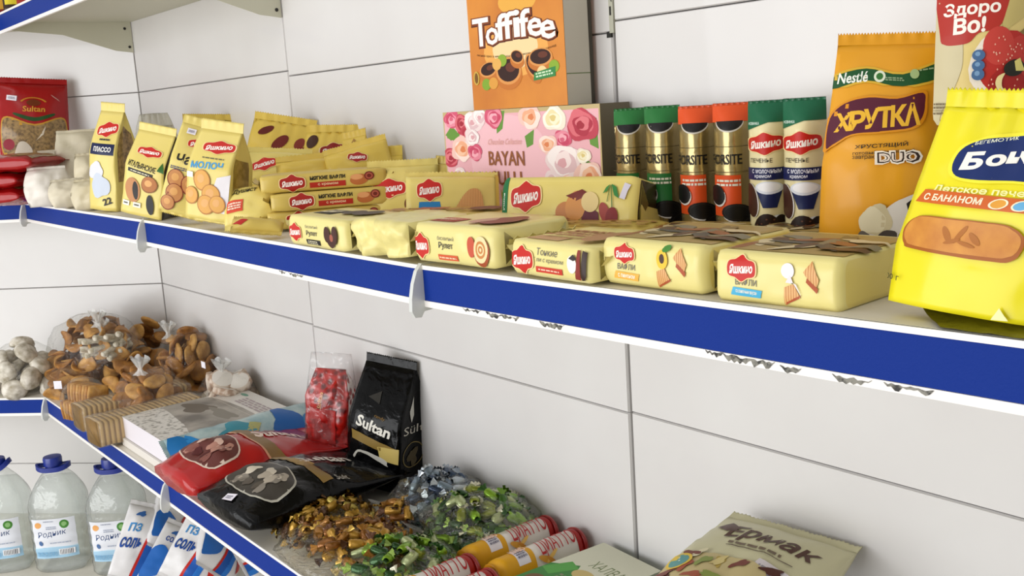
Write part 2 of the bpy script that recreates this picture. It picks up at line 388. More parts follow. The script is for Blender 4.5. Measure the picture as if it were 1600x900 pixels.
# ------------------------------------------------------------------ the setting
X0 = .047; ANG = R_(42.42); LD = Vector((-math.cos(ANG), -math.sin(ANG), 0))
ZU, ZL, ZT, ZB = BASE+.006, BASE-.5444+.006, BASE+.5, BASE-1.0
PANEL = two_tone('painted_steel_panel', '#d7d4d2', '#dddbd9', 3.5, .34, .3, .7, coat=.2)
GAP = M('#2b2a26', .7); STEEL = M('#b9b8a8', .45); DECK = two_tone('white_shelf_paint', '#d8d3c6', '#e0dbd0', 14, .4)
WHITE = M('#efebe6', .4); BLUE = M('#0d378c', .55, 0, .12, 300, spec=.12); CHIP = two_tone('bare_chipped_metal', '#2a2824', '#8d8a80', 160, .6)
UNDER = M('#c9c7b4', .5)
def panel_wall(name, origin, d, spans, seams, t=.012):
    """steel back panels hung between uprights; real gaps between them"""
    g = Geo(); nrm = Vector((d.y, -d.x, 0))
    if nrm.dot(CAM-Vector(origin)) < 0: nrm = -nrm
    o = Vector(origin)
    def bx(a, b, z0, z1, y0, y1, mat):
        vs = [o+d*x+nrm*y+Vector((0, 0, z)) for z in (z0, z1) for x, y in ((a, y0), (b, y0), (b, y1), (a, y1))]
        g.add(vs, [(0, 3, 2, 1), (4, 5, 6, 7), (0, 1, 5, 4), (1, 2, 6, 5), (2, 3, 7, 6), (3, 0, 4, 7)], mat)
    for a, b, dz, gap in spans:
        zs = [z+BASE+dz(z) for z in seams]
        for z0, z1 in zip(zs[:-1], zs[1:]):
            # panel with a small folded edge
            e = .0035
            A, B = a+gap, b-gap; lo, hi = z0+.0006, z1-.0006
            vs = []; 
            for (x0, x1, q0, q1, y) in ((A, B, lo, hi, -.02), (A, B, lo, hi, -e), (A+e*.5, B-e*.5, lo+e*.4, hi-e*.4, 0)):
                vs += [o+d*x+nrm*y+Vector((0, 0, z)) for x, z in ((x0, q0), (x1, q0), (x1, q1), (x0, q1))]
            fs = [(8, 9, 10, 11)]
            for k in (0, 4): fs += [(k+i, k+(i+1) % 4, k+4+(i+1) % 4, k+4+i) for i in range(4)]
            g.add(vs, fs, PANEL)
    A, B = spans[0][0], spans[-1][1]; z0, z1 = BASE+seams[0], BASE+seams[-1]
    bx(A-.002, B+.002, z0, z1, -.045, -.021, GAP)
    return struct(g.build(name, smooth=False))
DX = Vector((1, 0, 0)); H_ = .5606; zA = .2873
SEAMS = [zA-3*H_+.20, zA-2*H_, zA-H_, zA, zA+H_]
panel_wall('wall_right', (0, 0, 0), DX, [(X0, 1, lambda z: 0.0, .0016), (1, 2, lambda z: (-.011 if z > .2 else -.003), .0016), (2, 3.0, lambda z: (.004 if z > .2 else 0), .0045), (3.0, 4.0, lambda z: 0, .002)], SEAMS)
panel_wall('wall_left', (X0, 0, 0), LD, [(0, .98, lambda z: 0, .0012), (.98, 1.96, lambda z: 0, .002)], SEAMS)
g = Geo()
for x in (1., 2., 3.): g.box((x-.016, .0225, 0.02), (x+.016, .052, BASE+zA+H_), STEEL)
struct(g.build('trim_1', smooth=False))       # slotted uprights behind the panel joints
g = Geo(); g.box((2.0-.0045, -.001, BASE+zA-.012), (2.0+.0036, .012, BASE+zA+H_), STEEL)
for dz in (.012, .03, .085, .14): g.prism([(2.0-.003+.004*(dz > .02), BASE+zA+dz), (2.0+.0003+.004*(dz > .02)*.5, BASE+zA+dz), (2.0+.0003, BASE+zA+dz+.012), (2.0-.003, BASE+zA+dz+.012)], 'y', (-.0014, .0), GAP)
g.box((2.0-.011, -.0006, BASE+zA-.018), (2.0-.002, .004, BASE+zA-.010), GAP)
struct(g.build('trim_2', smooth=False))       # exposed upright above the seam
g = Geo(); g.box((-4, -6, -.05), (6, 1, 0), two_tone('floor_tile', '#b8b2a8', '#c6c0b6', 6, .4)); struct(g.build('floor', smooth=False))

def fascia(g, a, b, zt, proud=.0, shift=0):   # price rail: white lip, blue strip, white lower lip along a->b (front direction = right of a->b seen from above)
    a = Vector(a); b = Vector(b); d = (b-a).normalized(); n = Vector((d.y, -d.x, 0))
    return d, n
def rail(parent, a, b, za, zb, mitre=(0, 0)):
    """a->b front edge (left to right), z of the blue top at each end"""
    a = Vector(a); b = Vector(b); d = (b-a).normalized(); n = Vector((d.y, -d.x, 0))
    def strip(name, z0, z1, y0, y1, mat):
        g = Geo(); vs = []
        for p, z, m in ((a, za, -mitre[0]), (b, zb, mitre[1])):
            for y, q in ((y0, z0), (y1, z0), (y1, z1), (y0, z1)): vs.append(p+d*(m*y)+n*y+Vector((0, 0, z+q)))
        g.add(vs, [(3, 2, 1, 0), (4, 5, 6, 7)]+[(i, (i+1) % 4, 4+(i+1) % 4, 4+i) for i in range(4)], mat)
        return g.build(name, parent, smooth=False)
    strip('front_lip', -.0465, .0058, -.004, 0., WHITE)
    strip('price_rail', -.0385, 0., 0.0001, .0012, BLUE)
    strip('rail_edge', .0003, .0055, 0.0001, .0022, WHITE)
    strip('rail_edge', -.0465, -.0388, 0.0001, .0022, WHITE)
def deck(parent, pts, zs, t=.022, mat=DECK):
    g = Geo(); n = len(pts); vs = [(p[0], p[1], z) for p, z in zip(pts, zs)]+[(p[0], p[1], z-t) for p, z in zip(pts, zs)]
    g.add(vs, [tuple(range(n))], mat); g.add(vs, [tuple(range(n, 2*n))[::-1]]+[(i, i+n, (i+1) % n+n, (i+1) % n) for i in range(n)], UNDER)
    return g.build('deck', parent, smooth=False)
def end_bracket(parent, x, y, z, d=(1, 0, 0), t=.0035):
    """curved silver tip of the shelf bracket, standing proud of the rail"""
    prof = [(.02, .008), (-.002, .0078), (-.010, -.001), (-.016, -.016), (-.020, -.034), (-.021, -.050), (-.017, -.058), (-.008, -.059), (-.003, -.052), (.02, -.05)]
    g = Geo(); d = Vector(d).normalized(); n = Vector((d.y, -d.x, 0)); vs = []
    for s in (-t, t):
        for q, w_ in prof: vs.append(Vector((x, y, z))+d*s-n*q+Vector((0, 0, w_)))
    k = len(prof); g.add(vs, [tuple(range(k))[::-1], tuple(range(k, 2*k))]+[(i, (i+1) % k, k+(i+1) % k, k+i) for i in range(k)], M('#d6d8d4', .3, metal=.1))
    g.build('bracket_tip', parent, smooth=False)
def bracket(parent, x, z, dep, h=.085, t=.004):
    g = Geo(); g.prism([(-.002, z), (-.002, z-h), (-.05, z-h+.006), (-dep*.55, z-.034), (-dep*.93, z-.022), (-dep*.97, z)], 'x', (x-t/2, x+t/2), UNDER)
    for zz, yy in ((z-.018, -.02), (z-h+.016, -.012)):
        g.prism([(yy+.004*math.cos(a*.785), zz+.004*math.sin(a*.785)) for a in range(8)], 'x', (x-t/2-.001, x+t/2+.001), GAP)
    g.build('bracket', parent, smooth=False)
def chips(parent, a, b, za, zb, spans, seed):
    """ragged places where the white paint has flaked off the lower lip"""
    rd = random.Random(seed); a = Vector(a); b = Vector(b); ln = (b-a).length; d = (b-a).normalized(); n = Vector((d.y, -d.x, 0))
    for s0, s1, zz0, zz1 in spans:
        g = Geo(); N = max(8, int((s1-s0)/.003)); top = []; bot = []
        for i in range(N+1):
            s = s0+(s1-s0)*i/N; e = min(1, i/2., (N-i)/2.); z = za+(zb-za)*s/ln
            top.append(a+d*s+n*.0028+Vector((0, 0, z+zz1-rd.random()*.0025*(1 if e else 0))))
            bot.append(a+d*s+n*.0028+Vector((0, 0, z+zz1-.0006-e*(zz1-zz0)*rd.uniform(.15, 1.))))
        g.add(top+bot, [(i, N+1+i, N+2+i, i+1) for i in range(N)], CHIP); g.build('chipped_paint', parent, smooth=False)
def shelf(label, pts, zs, ra, rb, za, zb, tips=(), group='shelf boards', mitre=(0, 0)):
    r = empty('shelf', label, 'shelf', group); deck(r, pts, zs); rail(r, ra, rb, za, zb, mitre)
    for t in tips: end_bracket(r, *t)
    return r
def lshelf(label, d, dep_pt, z, ln=.98, zoff=.006):
    a = Vector((X0, 0, 0)); f = Vector((*dep_pt, 0)); p = [f+LD*ln, f, a, a+LD*ln]
    r = empty('shelf', label, 'shelf', 'shelf boards'); deck(r, [(q.x, q.y) for q in p], [z+.006]*4); rail(r, f+LD*ln, f, z, z)
    return r
D1, D3 = .3443, .3636; M3 = .0095
# upper shelf, three boards; the second sits a touch lower at its right end
u1 = shelf('white upper shelf board with blue price rail carrying the cream packets near the corner', [(X0, -D1), (1, -D1), (1, -.001), (X0, -.001)], [ZU]*4, (X0+.004, -D1, 0), (1, -D1, 0), BASE, BASE, [(X0, -D1, BASE, (1, .25, 0)), (1., -D1, BASE)])
u2 = shelf('white upper shelf board under the rose chocolate box and long blue rail', [(1, -D1), (2, -D1), (2, -.001), (1, -.001)], [ZU, ZU-.0069, ZU-.0069, ZU], (1, -D1, 0), (2, -D1, 0), BASE, BASE-.0069, [(2., -D1, BASE-.0069)])
chips(u2, (1, -D1, 0), (2, -D1, 0), BASE, BASE-.0069, [(.60, .625, -.0445, -.0388), (.632, .68, -.0445, -.0388)], 3)
u3 = shelf('white upper shelf board at right end, rail edge badly chipped below the yellow bags', [(2, -D1), (3, -D1), (3, -.001), (2, -.001)], [ZU-.0069, ZU+.0076, ZU+.0076, ZU-.0069], (2, -D1, 0), (3, -D1, 0), BASE-.0069, BASE+.0076)
chips(u3, (2, -D1, 0), (3, -D1, 0), BASE-.0069, BASE+.0076, [(.085, .12, -.043, -.0388), (.13, .19, -.0445, -.0388), (.225, .265, -.0445, -.0388), (.455, .475, -.0445, -.0385), (.475, .53, -.0465, -.0388), (.535, .556, -.0465, -.0405), (.585, .62, -.0465, -.04), (.63, .67, -.0465, -.0395)], 5)
lshelf('white upper shelf board of the angled corner bay with pasta bags', LD, (X0, -D1), BASE)
# lower shelf
l1 = shelf('white lower shelf board with blue rail under the biscuits and black bags', [(X0+M3, -D3), (1, -D3), (1, -.001), (X0, -.001)], [ZL]*4, (X0+M3+.004, -D3, 0), (1, -D3, 0), ZL-.006, ZL-.006, [(X0+M3, -D3, ZL-.006, (1, .25, 0)), (1., -D3, ZL-.006)])
l2 = shelf('white lower shelf board under the bagged sweets and tube biscuits', [(1, -D3), (2, -D3), (2, -.001), (1, -.001)], [ZL]*4, (1, -D3, 0), (2, -D3, 0), ZL-.006, ZL-.006, [(2., -D3, ZL-.006)])
l3 = shelf('white lower shelf board under the pale meat-picture bag at right', [(2, -D3), (3, -D3), (3, -.001), (2, -.001)], [ZL]*4, (2, -D3, 0), (3, -D3, 0), ZL-.006, ZL-.006)
lshelf('white lower shelf board of the angled corner bay with white gingerbread', LD, (X0+M3, -D3), ZL-.006)
# top shelf, seen from below
t1 = shelf('high shelf board with dark blue rail seen from below at the top left', [(X0, -D1), (1, -D1), (1, -.001), (X0, -.001)], [ZT+.006]*4, (X0+.004, -D1, 0), (1, -D1, 0), ZT, ZT)
bracket(t1, X0+.004, ZT-.016, D1); bracket(t1, .998, ZT-.016, D1)
lshelf('high shelf board of the angled corner bay above the pasta bags', LD, (X0, -D1), ZT)
# base deck
r = empty('shelf', 'white base deck under the water bottles', 'shelf', 'shelf boards')
deck(r, [(X0-.72, -.657), (X0-.5, -1.28), (X0+.20, -.62), (3, -.62), (3, -.001), (X0, -.001)], [ZB]*6, .03)
# ------------------------------------------------------------------ goods on the upper shelf
YEL = FILM('#e2d07c'); YEL2 = FILM('#dec25c'); YELD = FILM('#d0b862'); PALE = FILM('#e4d892'); CREAM = FILM('#e0d8c0', .5, .1)  # darker yellows: the same cream film with back-row shade put into the colour
RED = FILM('#a8181a', .25, .4); BLACK = M('#050506', .2, .0, .7, 34, spec=.2, dist=.004); BROWNW = two_tone('pasta_behind_film', '#4a3218', '#a88a58', 120, .3, .25, .6, 'noise', coat=.25)
KWAF = two_tone('waffle_print', '#c48a4a', '#e0b274', 130, .45, .3, .7, 'wave')
GOLD = M('#b5a476', .27, .2, .4, 30, metal=.8, dist=.004)
def flowAB(a, b, hpx, DP, z=ZU, lean=0, dz=0, **kw):
    A = onz(*a, z); B = onz(*b, z); d = B-A; ln = d.length; d.normalize(); n = Vector((-d.y, d.x, 0)); mid = (A+B)/2
    HT = hpx*depth(mid)/F_PX
    r = flow(LEN=ln, HT=HT, DP=DP, **kw)
    r.rotation_euler = Euler((R_(-lean), 0, math.atan2(d.y, d.x))); r.location = mid+n*DP/2
    return settle(r, z+dz)
def bagS(px, py, wpx, hpx, T, yaw=0, lean=0, tilt=0, z=ZU, dz=0, back=None, face=True, **kw):
    p, W, H = S(px, py, wpx, hpx, z); H -= kw.get('seals', (.012, 0))[0]; r = bag(W=W, H=H, T=T, **kw)
    return pose(r, p, z+dz, yaw, lean, tilt, T/2 if back is None else back, face)
def bagQ(px, pyt, wpx, y, T, yaw=0, lean=0, tilt=0, z=ZU, face=True, hmul=1., **kw):
    p, W, H = Q(px, pyt, y, wpx, z); H -= kw.get('seals', (.012, 0))[0]; r = bag(W=W, H=H*hmul, T=T, **kw)
    return pose(r, p, z, yaw, lean, tilt, 0, face)
taper = lambda k: (lambda v: 1-k*v)
GY = 'cream packets of one biscuit maker'
def biscuit(p, u, v, r, rv, rot=0, col='#c98d4e', rim='#8f5a28'):
    p.ell(u, v, r, rv, rim, rot); p.ell(u, v+.004, r*.9, rv*.9, col, rot); p.ell(u-.1*r, v+.15*rv, r*.45, rv*.4, '#e0ac6c', rot)
# --- standing cream bags at the left
def f1(p):
    p.rect(.05, .57, .95, .68, '#14224f'); p.text('ПЛАССО', .52, .625, .66, .05, '#f2efe6', .03); p.lines(.55, .72, .4, .03, 1, '#444')
    p.ell(.3, .4, .28, .09, '#dcdce2', 30, wob=.1); p.ell(.45, .25, .34, .12, '#c9d0dc', 60, wob=.1); p.text('22', .7, .1, .3, .07, '#24211c', .03, 20)
bagS(182, 331, 54, 166, .085, yaw=-42, tilt=7, name='biscuit_bag', label='narrow cream standing bag with navy blue band, furthest left of the cream bags', cat='biscuit bag', group=GY,
     film=YEL, prints=[('front', f1)], logos=[lambda p: p.badge(.55, .82, .8, .15, 8)], windows=[('right', lambda p: p.poly([(.12, .3), (.88, .3), (.88, .78), (.5, .86), (.12, .78)], BROWNW))],
     c=.9, tv=BOX_T, ns=6, wv=taper(.16), crease=.006, seed=3, seals=(.02, 0), amp=.002)
def f2(p):
    p.text('ИТАЛЬЯНСКИЕ', .45, .6, .72, .07, '#2f2c20', .02, -6); p.rect(.1, .5, .75, .545, '#1e1c1a', -6); p.lines(.42, .522, .5, .02, 1, '#e9e2c4', -6)
    p.poly([(.84, .58), (.92, .68), (.98, .62), (1, .56)], '#3d6f2d'); p.ell(.28, .3, .19, .15, '#c28a58', 20); p.ell(.36, .3, .07, .11, '#241812', 12)
    biscuit(p, .68, .4, .2, .1, 10, '#b5763c'); p.ell(.74, .16, .09, .12, '#1f1611', 10); p.rect(.06, .1, .24, .16, '#eeeadb'); p.rect(.34, .1, .52, .16, '#eeeadb')
    p.lines(.15, .13, .12, .03, 1, '#555'); p.lines(.43, .13, .12, .03, 1, '#555')
bagS(238, 345, 74, 142, .075, yaw=-36, tilt=13, name='biscuit_bag', label='cream standing bag with almond biscuit picture and dark brown side, second from the left', cat='biscuit bag', group=GY,
     film=YEL, side=M('#2a2116', .3, .3), prints=[('front', f2)], logos=[lambda p: p.badge(.52, .77, .62, .12, -2)], c=.88, tv=BOX_T, ns=6, wv=taper(.1), crease=.004, seed=5, seals=(.016, 0), amp=.002)
def f3(p):
    p.text('Чай', .42, .62, .55, .12, '#221f19', .03, 8, .2); p.lines(.25, .5, .4, .04, 2, '#557'); 
    for u, v, s in ((.25, .38, .2), (.3, .22, .2), (.62, .34, .22), (.85, .4, .2), (.2, .1, .16)): biscuit(p, u, v, s, s*.55, 30, '#c9905a', '#8a3f2a')
bagS(288, 353, 66, 152, .06, yaw=-14, tilt=19, name='biscuit_bag', label='cream standing bag leaning right behind the milk biscuit bag, with large black script', cat='biscuit bag', group=GY,
     film=YEL, prints=[('front', f3)], logos=[lambda p: p.badge(.6, .82, .6, .12, 12)], c=.85, tv=BOX_T, ns=6, wv=taper(.08), crease=.004, seed=8, seals=(.016, .01), amp=.002, sticker=(.3, .92, .22, .06, 0))
def f4(p):
    p.text('МОЛОЧ', .45, .62, .74, .075, '#5aa7d6', .035, 3); p.lines(.55, .7, .5, .02, 1, '#665'); p.poly([(.5, .12), (.95, .1), (1, .55), (.72, .5), (.6, .3)], '#e3dfe2')
    for u, v, s in ((.38, .45, .2), (.14, .26, .17), (.6, .3, .2), (.5, .18, .19), (.75, .2, .17)): biscuit(p, u, v, s, s*.6, 35, '#dba652', '#b77b35')
    p.rect(.04, .47, .18, .53, '#f2efe8')
bagS(344, 361, 80, 154, .075, yaw=-34, tilt=10, name='biscuit_bag', label='cream standing bag with light blue lettering and milk splash, front right of the standing bags', cat='biscuit bag', group=GY,
     film=YEL, prints=[('front', f4)], logos=[lambda p: p.badge(.6, .82, .72, .14, 2)], windows=[('right', lambda p: p.poly([(.15, .3), (.85, .3), (.85, .66), (.15, .72)], two_tone('biscuits_behind_film', '#8c7434', '#b79c58', 40, .25, coat=.4)))],
     c=.9, tv=BOX_T, ns=6, wv=taper(.06), crease=.006, seed=11, seals=(.018, .012), amp=.002)
# --- back row
for px, pt, w_, y, til, lab, sd, yw in ((318, 172, 84, -.07, 4, 'plain topped cream bag against the wall behind the leaning bag', 21, 4), (415, 182, 104, -.10, 12, 'large cream bag with dark crescent prints leaning against the wall, left of the joint', 22, -14), (508, 190, 92, -.06, 3, 'cream bag with one red badge leaning on the wall right of the panel joint', 23, -16)):
    def fb(p, k=sd):
        if k == 22:
            p.ell(.24, .86, .13, .05, '#6b2418', 30); p.ell(.5, .72, .15, .07, '#7a2a1c', 50); p.ell(.8, .74, .10, .06, '#8d3a2a', 60); p.ell(.86, .62, .12, .08, '#8c2018')
        if k == 23: p.ell(.14, .86, .1, .1, '#4d2c18', -25)
    bagQ(px, pt, w_, y, .06, yaw=yw, lean=10, tilt=til, name='biscuit_bag', label=lab, cat='biscuit bag', group=GY, film=YEL2, hmul=.93, prints=[('front', fb)],
         logos=[] if sd != 23 else [lambda p: p.badge(.55, .74, .46, .2, 8, red='#96231a')], c=.7, tv=BOX_T, ns=5, wv=taper(.05), crease=.006, seed=sd, seals=(.016, 0), amp=.0035, pleat=.003)
bagQ(556, 206, 44, -.045, .04, yaw=-30, lean=10, tilt=-8, name='biscuit_bag', label='small cream bag with brown print squeezed at the right end of the back row', cat='biscuit bag', group=GY, film=YEL2,
     prints=[('front', lambda p: (p.ell(.4, .62, .22, .1, '#7d2418'), p.poly([(.1, .7), (.5, .98), (.7, .9), (.3, .55)], '#a8823a')))], c=.7, tv=BOX_T, ns=5, seed=24, seals=(.014, 0), amp=.003)
# clear film bag between the first bags and the wall
g = empty('film_bag', 'clear crinkled film bag of pale wafers behind the first cream bags', 'film bag')
p, W, H = Q(240, 180, -.12, 76, ZU)
L = Loft(W, H, .10, tv=STAND_T, wv=lambda v: 1-.45*v**3, c=.4, seed=31, amp=.010, pleat=.008); q = Geo(); L.mesh(q, {'front': CLEAR('grey_clear_film', '#e9e7dd', .22, .7)}); q.build('film', g)
L2 = Loft(W*.9, H*.85, .085, tv=STAND_T, wv=lambda v: 1-.25*v*v, c=.6, seed=33, amp=.006); q = Geo(); L2.mesh(q, {'front': two_tone('pale_wafers', '#b0a788', '#d9d2ba', 60, .6)}); q.build('wafer_contents', g)
pose(g, p, ZU, 0, 6, 0)
# --- lying cream packets in the middle
bagS(440, 338, 112, 62, .035, yaw=-6, lean=34, tilt=6, dz=.048, back=.02, name='biscuit_packet', label='cream packet with orange swirl picture, tipped up beside the milk biscuit bag', cat='biscuit packet', group=GY, film=YEL,
     prints=[('front', lambda p: (p.ell(.66, .45, .13, .2, '#dc9a5a'), p.ring(.66, .45, .09, .15, .3, '#c8713a'), p.ell(.66, .45, .03, .05, '#c8713a')))], logos=[lambda p: p.badge(.3, .45, .36, .42, 12)],
     tv=PIL_T, c=.2, seed=41, seals=(.012, .01), amp=.003, wv=lambda v: 1-.10*v)
bagS(515, 338, 150, 62, .035, yaw=-2, lean=24, tilt=-2, dz=.045, back=.03, name='biscuit_packet', label='plain cream packet lying behind the soft waffle bars', cat='biscuit packet', group=GY, film=YEL2,
     prints=[('front', lambda p: p.ell(.5, .2, .1, .12, '#b98a50'))], tv=PIL_T, c=.2, seed=43, seals=(.012, 0), amp=.004)
bagS(572, 338, 104, 66, .035, yaw=-6, lean=24, tilt=-12, dz=.05, back=.05, name='biscuit_packet', label='cream packet with red badge and square flap sticking up, left of the rose box', cat='biscuit packet', group=GY, film=YEL2,
     prints=[('front', lambda p: p.poly([(.4, .12), (.56, .14), (.52, .28), (.42, .26)], '#4a9ac0'))], logos=[lambda p: p.badge(.52, .58, .3, .3, -20, red='#a82018')], tv=PIL_T, c=.2, seed=45, seals=(.012, 0), amp=.004)
bagQ(596, 226, 58, -.05, .025, yaw=-8, lean=14, name='biscuit_packet', label='blank square ended cream packet upright against the wall left of the rose box', cat='biscuit packet', group=GY, film=FILM('#e3c95c'), c=.3, tv=PIL_T, seed=47, seals=(.02, 0), amp=.002, hmul=1.)
def fg(p):
    p.ell(.62, .25, .12, .16, '#7a4a2a', 30); p.ell(.75, .2, .1, .14, '#9a6a42', 30); p.poly([(.74, .42), (.84, .52), (.86, .34), (.78, .28)], '#2f7a3c'); p.ell(.9, .1, .12, .12, '#5e3a22', 20)
bagS(634, 346, 112, 96, .035, yaw=-2, lean=14, tilt=1, back=.02, name='biscuit_packet', label='cream packet with nuts and green leaf, propped between the bars and the blue waffle pack', cat='biscuit packet', group=GY, film=YEL,
     prints=[('front', fg)], logos=[lambda p: p.badge(.3, .56, .46, .36, 0)], tv=PIL_T, c=.25, seed=49, seals=(.012, 0), amp=.003)
bagQ(684, 246, 34, -.05, .03, yaw=-20, lean=8, tilt=6, name='biscuit_packet', label='tiny visible corner of a cream packet touching the rose box at its left edge', cat='biscuit packet', group=GY, film=YELD, c=.3, tv=BOX_T, seed=51, seals=(.014, 0), amp=.003)
# three flat bars
def bar(p):
    p.text('МЯГКИЕ ВАФЛИ', .53, .7, .28, .24, '#241f16', .04); p.rect(.385, .16, .67, .46, '#b3301f'); p.text('с кремом', .53, .31, .16, .16, '#e7c9a0', .02)
    p.ell(.78, .45, .075, .3, '#b9703c', 6); p.ell(.76, .6, .05, .16, '#dba06a'); p.ell(.86, .62, .04, .24, '#7a2e20'); p.ring(.86, .62, .03, .18, .4, '#b5604a')
bars = [((420, 362), (612, 346), 0, 'lowest and mostly hidden of the three soft waffle bars stacked on each other'), ((428, 362), (616, 346), .030, 'middle soft waffle bar of the stack of three, red badge half covered'), ((414, 362), (610, 346), .060, 'topmost soft waffle bar of the stack of three')]
for i, (a, b, dz, lab) in enumerate(bars):
    flowAB(a, b, 27, .085, dz=dz, name='waffle_bar', label=lab, cat='waffle bar', group='soft waffle bars', film=YELD, front=bar, logo=lambda p: p.badge(.25, .5, .2, .92, 0, red='#ab2a20'), end=.12, seed=60+i, amp=.0012, fins=.02)
# packet under the milk bag, with script and a red label, and the one below it
bagS(398, 362, 92, 66, .04, yaw=-14, lean=34, tilt=-2, back=.02, name='biscuit_packet', label='cream packet with black script and small orange label at the foot of the milk bag', cat='biscuit packet', group=GY, film=YEL,
     prints=[('front', lambda p: (p.text('Душист', .38, .78, .42, .16, '#2c281e', .02, 0, .25), p.rect(.06, .26, .36, .56, '#d4553a', -3), p.lines(.21, .41, .24, .2, 3, '#f3d9c4', -3)))], tv=PIL_T, c=.2, seed=65, seals=(0, .01), amp=.004)
bagS(402, 374, 80, 34, .03, yaw=-10, lean=60, tilt=8, back=.02, name='biscuit_packet', label='flat crumpled cream packet right on the rail, lowest left of the front row', cat='biscuit packet', group=GY, film=YELD,
     prints=[('front', lambda p: p.poly([(.02, .3), (.2, .5), (.34, .3), (.2, .1)], '#b3261c'))], tv=PIL_T, c=.2, seed=67, seals=(.01, .01), amp=.005)
# --- front row of blocks
GF = 'wafer blocks along the rail'
def r1(p):
    p.text('бисквитный', .46, .68, .2, .11, '#8a8570', .0); p.text('Рулет', .46, .45, .18, .2, '#5c584a', .015); p.rect(.36, .1, .6, .26, '#1d1a18'); p.lines(.48, .18, .18, .1, 2, '#d8d0b4')
    for a in ((.74, .5, .05, .26, 15), (.8, .3, .06, .2, -10), (.87, .5, .05, .3, -14)): p.ell(a[0], a[1], a[2], a[3], '#4a2418', a[4])
    p.ell(.82, .42, .03, .12, '#a5604a')
flowAB((450, 381), (540, 396), 48, .10, name='wafer_block', label='sponge roll block with black label and chocolate picture, at left of the front row', cat='wafer block', group=GF, film=PALE, front=r1,
       top=lambda p: (p.rect(.15, .3, .45, .7, '#1d1a18'), p.lines(.3, .5, .22, .3, 2, '#d8d0b4'), p.ell(.62, .55, .1, .2, '#33241b'), p.ell(.8, .6, .12, .25, '#3c2a1f')), logo=lambda p: p.badge(.17, .45, .22, .6, 0), end=.08, seed=71, fins=.03)
flowAB((548, 396), (630, 408), 58, .11, name='wafer_block', label='unprinted folded and crumpled end of a cream block between the two sponge rolls', cat='wafer block', group=GF, film=PALE, end=.3, seed=73, amp=.010, fins=.035, freq=42)
def r2(p):
    p.text('бисквитный', .43, .66, .2, .11, '#8a8570'); p.text('Рулет', .43, .46, .17, .2, '#5c584a', .015); p.rect(.33, .1, .56, .24, '#d5633a'); p.lines(.445, .17, .2, .07, 1, '#f0d0b0')
    p.ell(.73, .5, .045, .26, '#c65a3c'); p.ell(.85, .4, .085, .36, '#a8552e', -14); p.ell(.84, .46, .08, .33, '#ecd6a4', -14); p.ring(.84, .46, .055, .22, .3, '#c98a4c', -14); p.ring(.84, .46, .025, .1, .5, '#c98a4c', -14)
flowAB((646, 407), (778, 423), 62, .12, name='wafer_block', label='sponge roll block with orange label and cream roll picture, above the rail bracket tip', cat='wafer block', group=GF, film=PALE, front=r2,
       top=lambda p: (p.rect(.05, .15, .36, .42, '#b5402a'), p.lines(.2, .28, .25, .14, 2, '#e8c8a8'), p.ell(.75, .4, .15, .3, '#8d4a38'), p.ell(.6, .3, .08, .2, '#c9a088')), logo=lambda p: p.badge(.12, .42, .2, .66, 0), end=.07, seed=75, fins=.022)
def r3(p):
    p.text('Тонкие', .5, .74, .26, .2, '#7c776a', .0, 0, .2); p.text('вафли с кремом', .48, .5, .42, .16, '#7c776a', .0, 0, .2); p.rect(.36, .16, .68, .32, '#c9402c'); p.lines(.52, .24, .26, .07, 1, '#f0c8b0')
    p.ell(.8, .5, .05, .24, '#efe9e2'); p.poly([(.77, .66), (.82, .78), (.86, .66), (.82, .6)], '#2a1a16'); p.poly([(.83, .12), (.87, .9), (.9, .9), (.89, .1)], '#8d3226'); p.poly([(.9, .1), (.92, .9), (.955, .85), (.94, .12)], '#3d2620')
flowAB((796, 427), (924, 447), 56, .12, name='wafer_block', label='thin cream wafer block with dark wafer picture, between the sponge roll and lemon wafers', cat='wafer block', group=GF, film=PALE, front=r3,
       top=lambda p: (p.rect(.1, .1, .5, .3, '#c9a47a'), p.lines(.4, .5, .5, .5, 4, '#a06a48'), p.ell(.8, .4, .14, .3, '#b58a62')), logo=lambda p: p.badge(.19, .46, .28, .78, 3), end=.07, seed=77, fins=.022)
def r4(fl):
    def f(p):
        p.text('ВАФЛИ', .28, .42, .18, .14, '#7d7a70', .01); p.rect(.16, .14, .40, .30, '#e9b552' if fl else '#58b4d6', -2, .01); p.text('с лимоном' if fl else 'со сливочным вкусом', .28, .22, .17, .08, '#fdf6e4', .01, -2)
        p.poly([(.58, .06), (.585, .4), (.66, .48), (.71, .22)], KWAF); p.poly([(.585, .06), (.7, .21), (.715, .28), (.6, .12)], '#b05a34')
        p.poly([(.74, .72), (.8, .92), (.86, .6), (.84, .46), (.78, .58)], KWAF); p.poly([(.76, .54), (.84, .34), (.85, .44), (.77, .62)], '#b05a34')
        if fl:
            p.ell(.64, .66, .05, .2, '#e9c234'); p.ell(.64, .68, .022, .1, '#4a2a12'); p.ell(.68, .88, .04, .06, '#4f8a3c', 20)
        else:
            p.ell(.62, .72, .05, .14, '#ede6ee'); p.poly([(.6, .5), (.68, .48), (.72, .25), (.66, .5), (.64, .66)], '#eadfe0')
    return f
def r4t(p):  # top print, with dark brown and grey shapes painted in as reflections
    p.rect(.03, .06, .97, .94, '#b39a5c')
    for i in range(16): p.ell(.08+.056*i, .25+.5*((i*37) % 7)/7, .06, .16, ['#a06a3c', '#d9c9a0', '#6d5234', '#8d8468', '#8d7a4a', '#5e5a4c'][i % 6], 20*i, wob=.2, seed=i)
flowAB((938, 442), (1100, 464), 74, .14, name='wafer_block', label='wafer block with yellow lemon label, second from the right end of the front row', cat='wafer block', group=GF, film=PALE, endmat=YEL, front=r4(True), top=r4t, logo=lambda p: p.badge(.27, .7, .2, .42, 0), end=.06, seed=79, fins=.02)
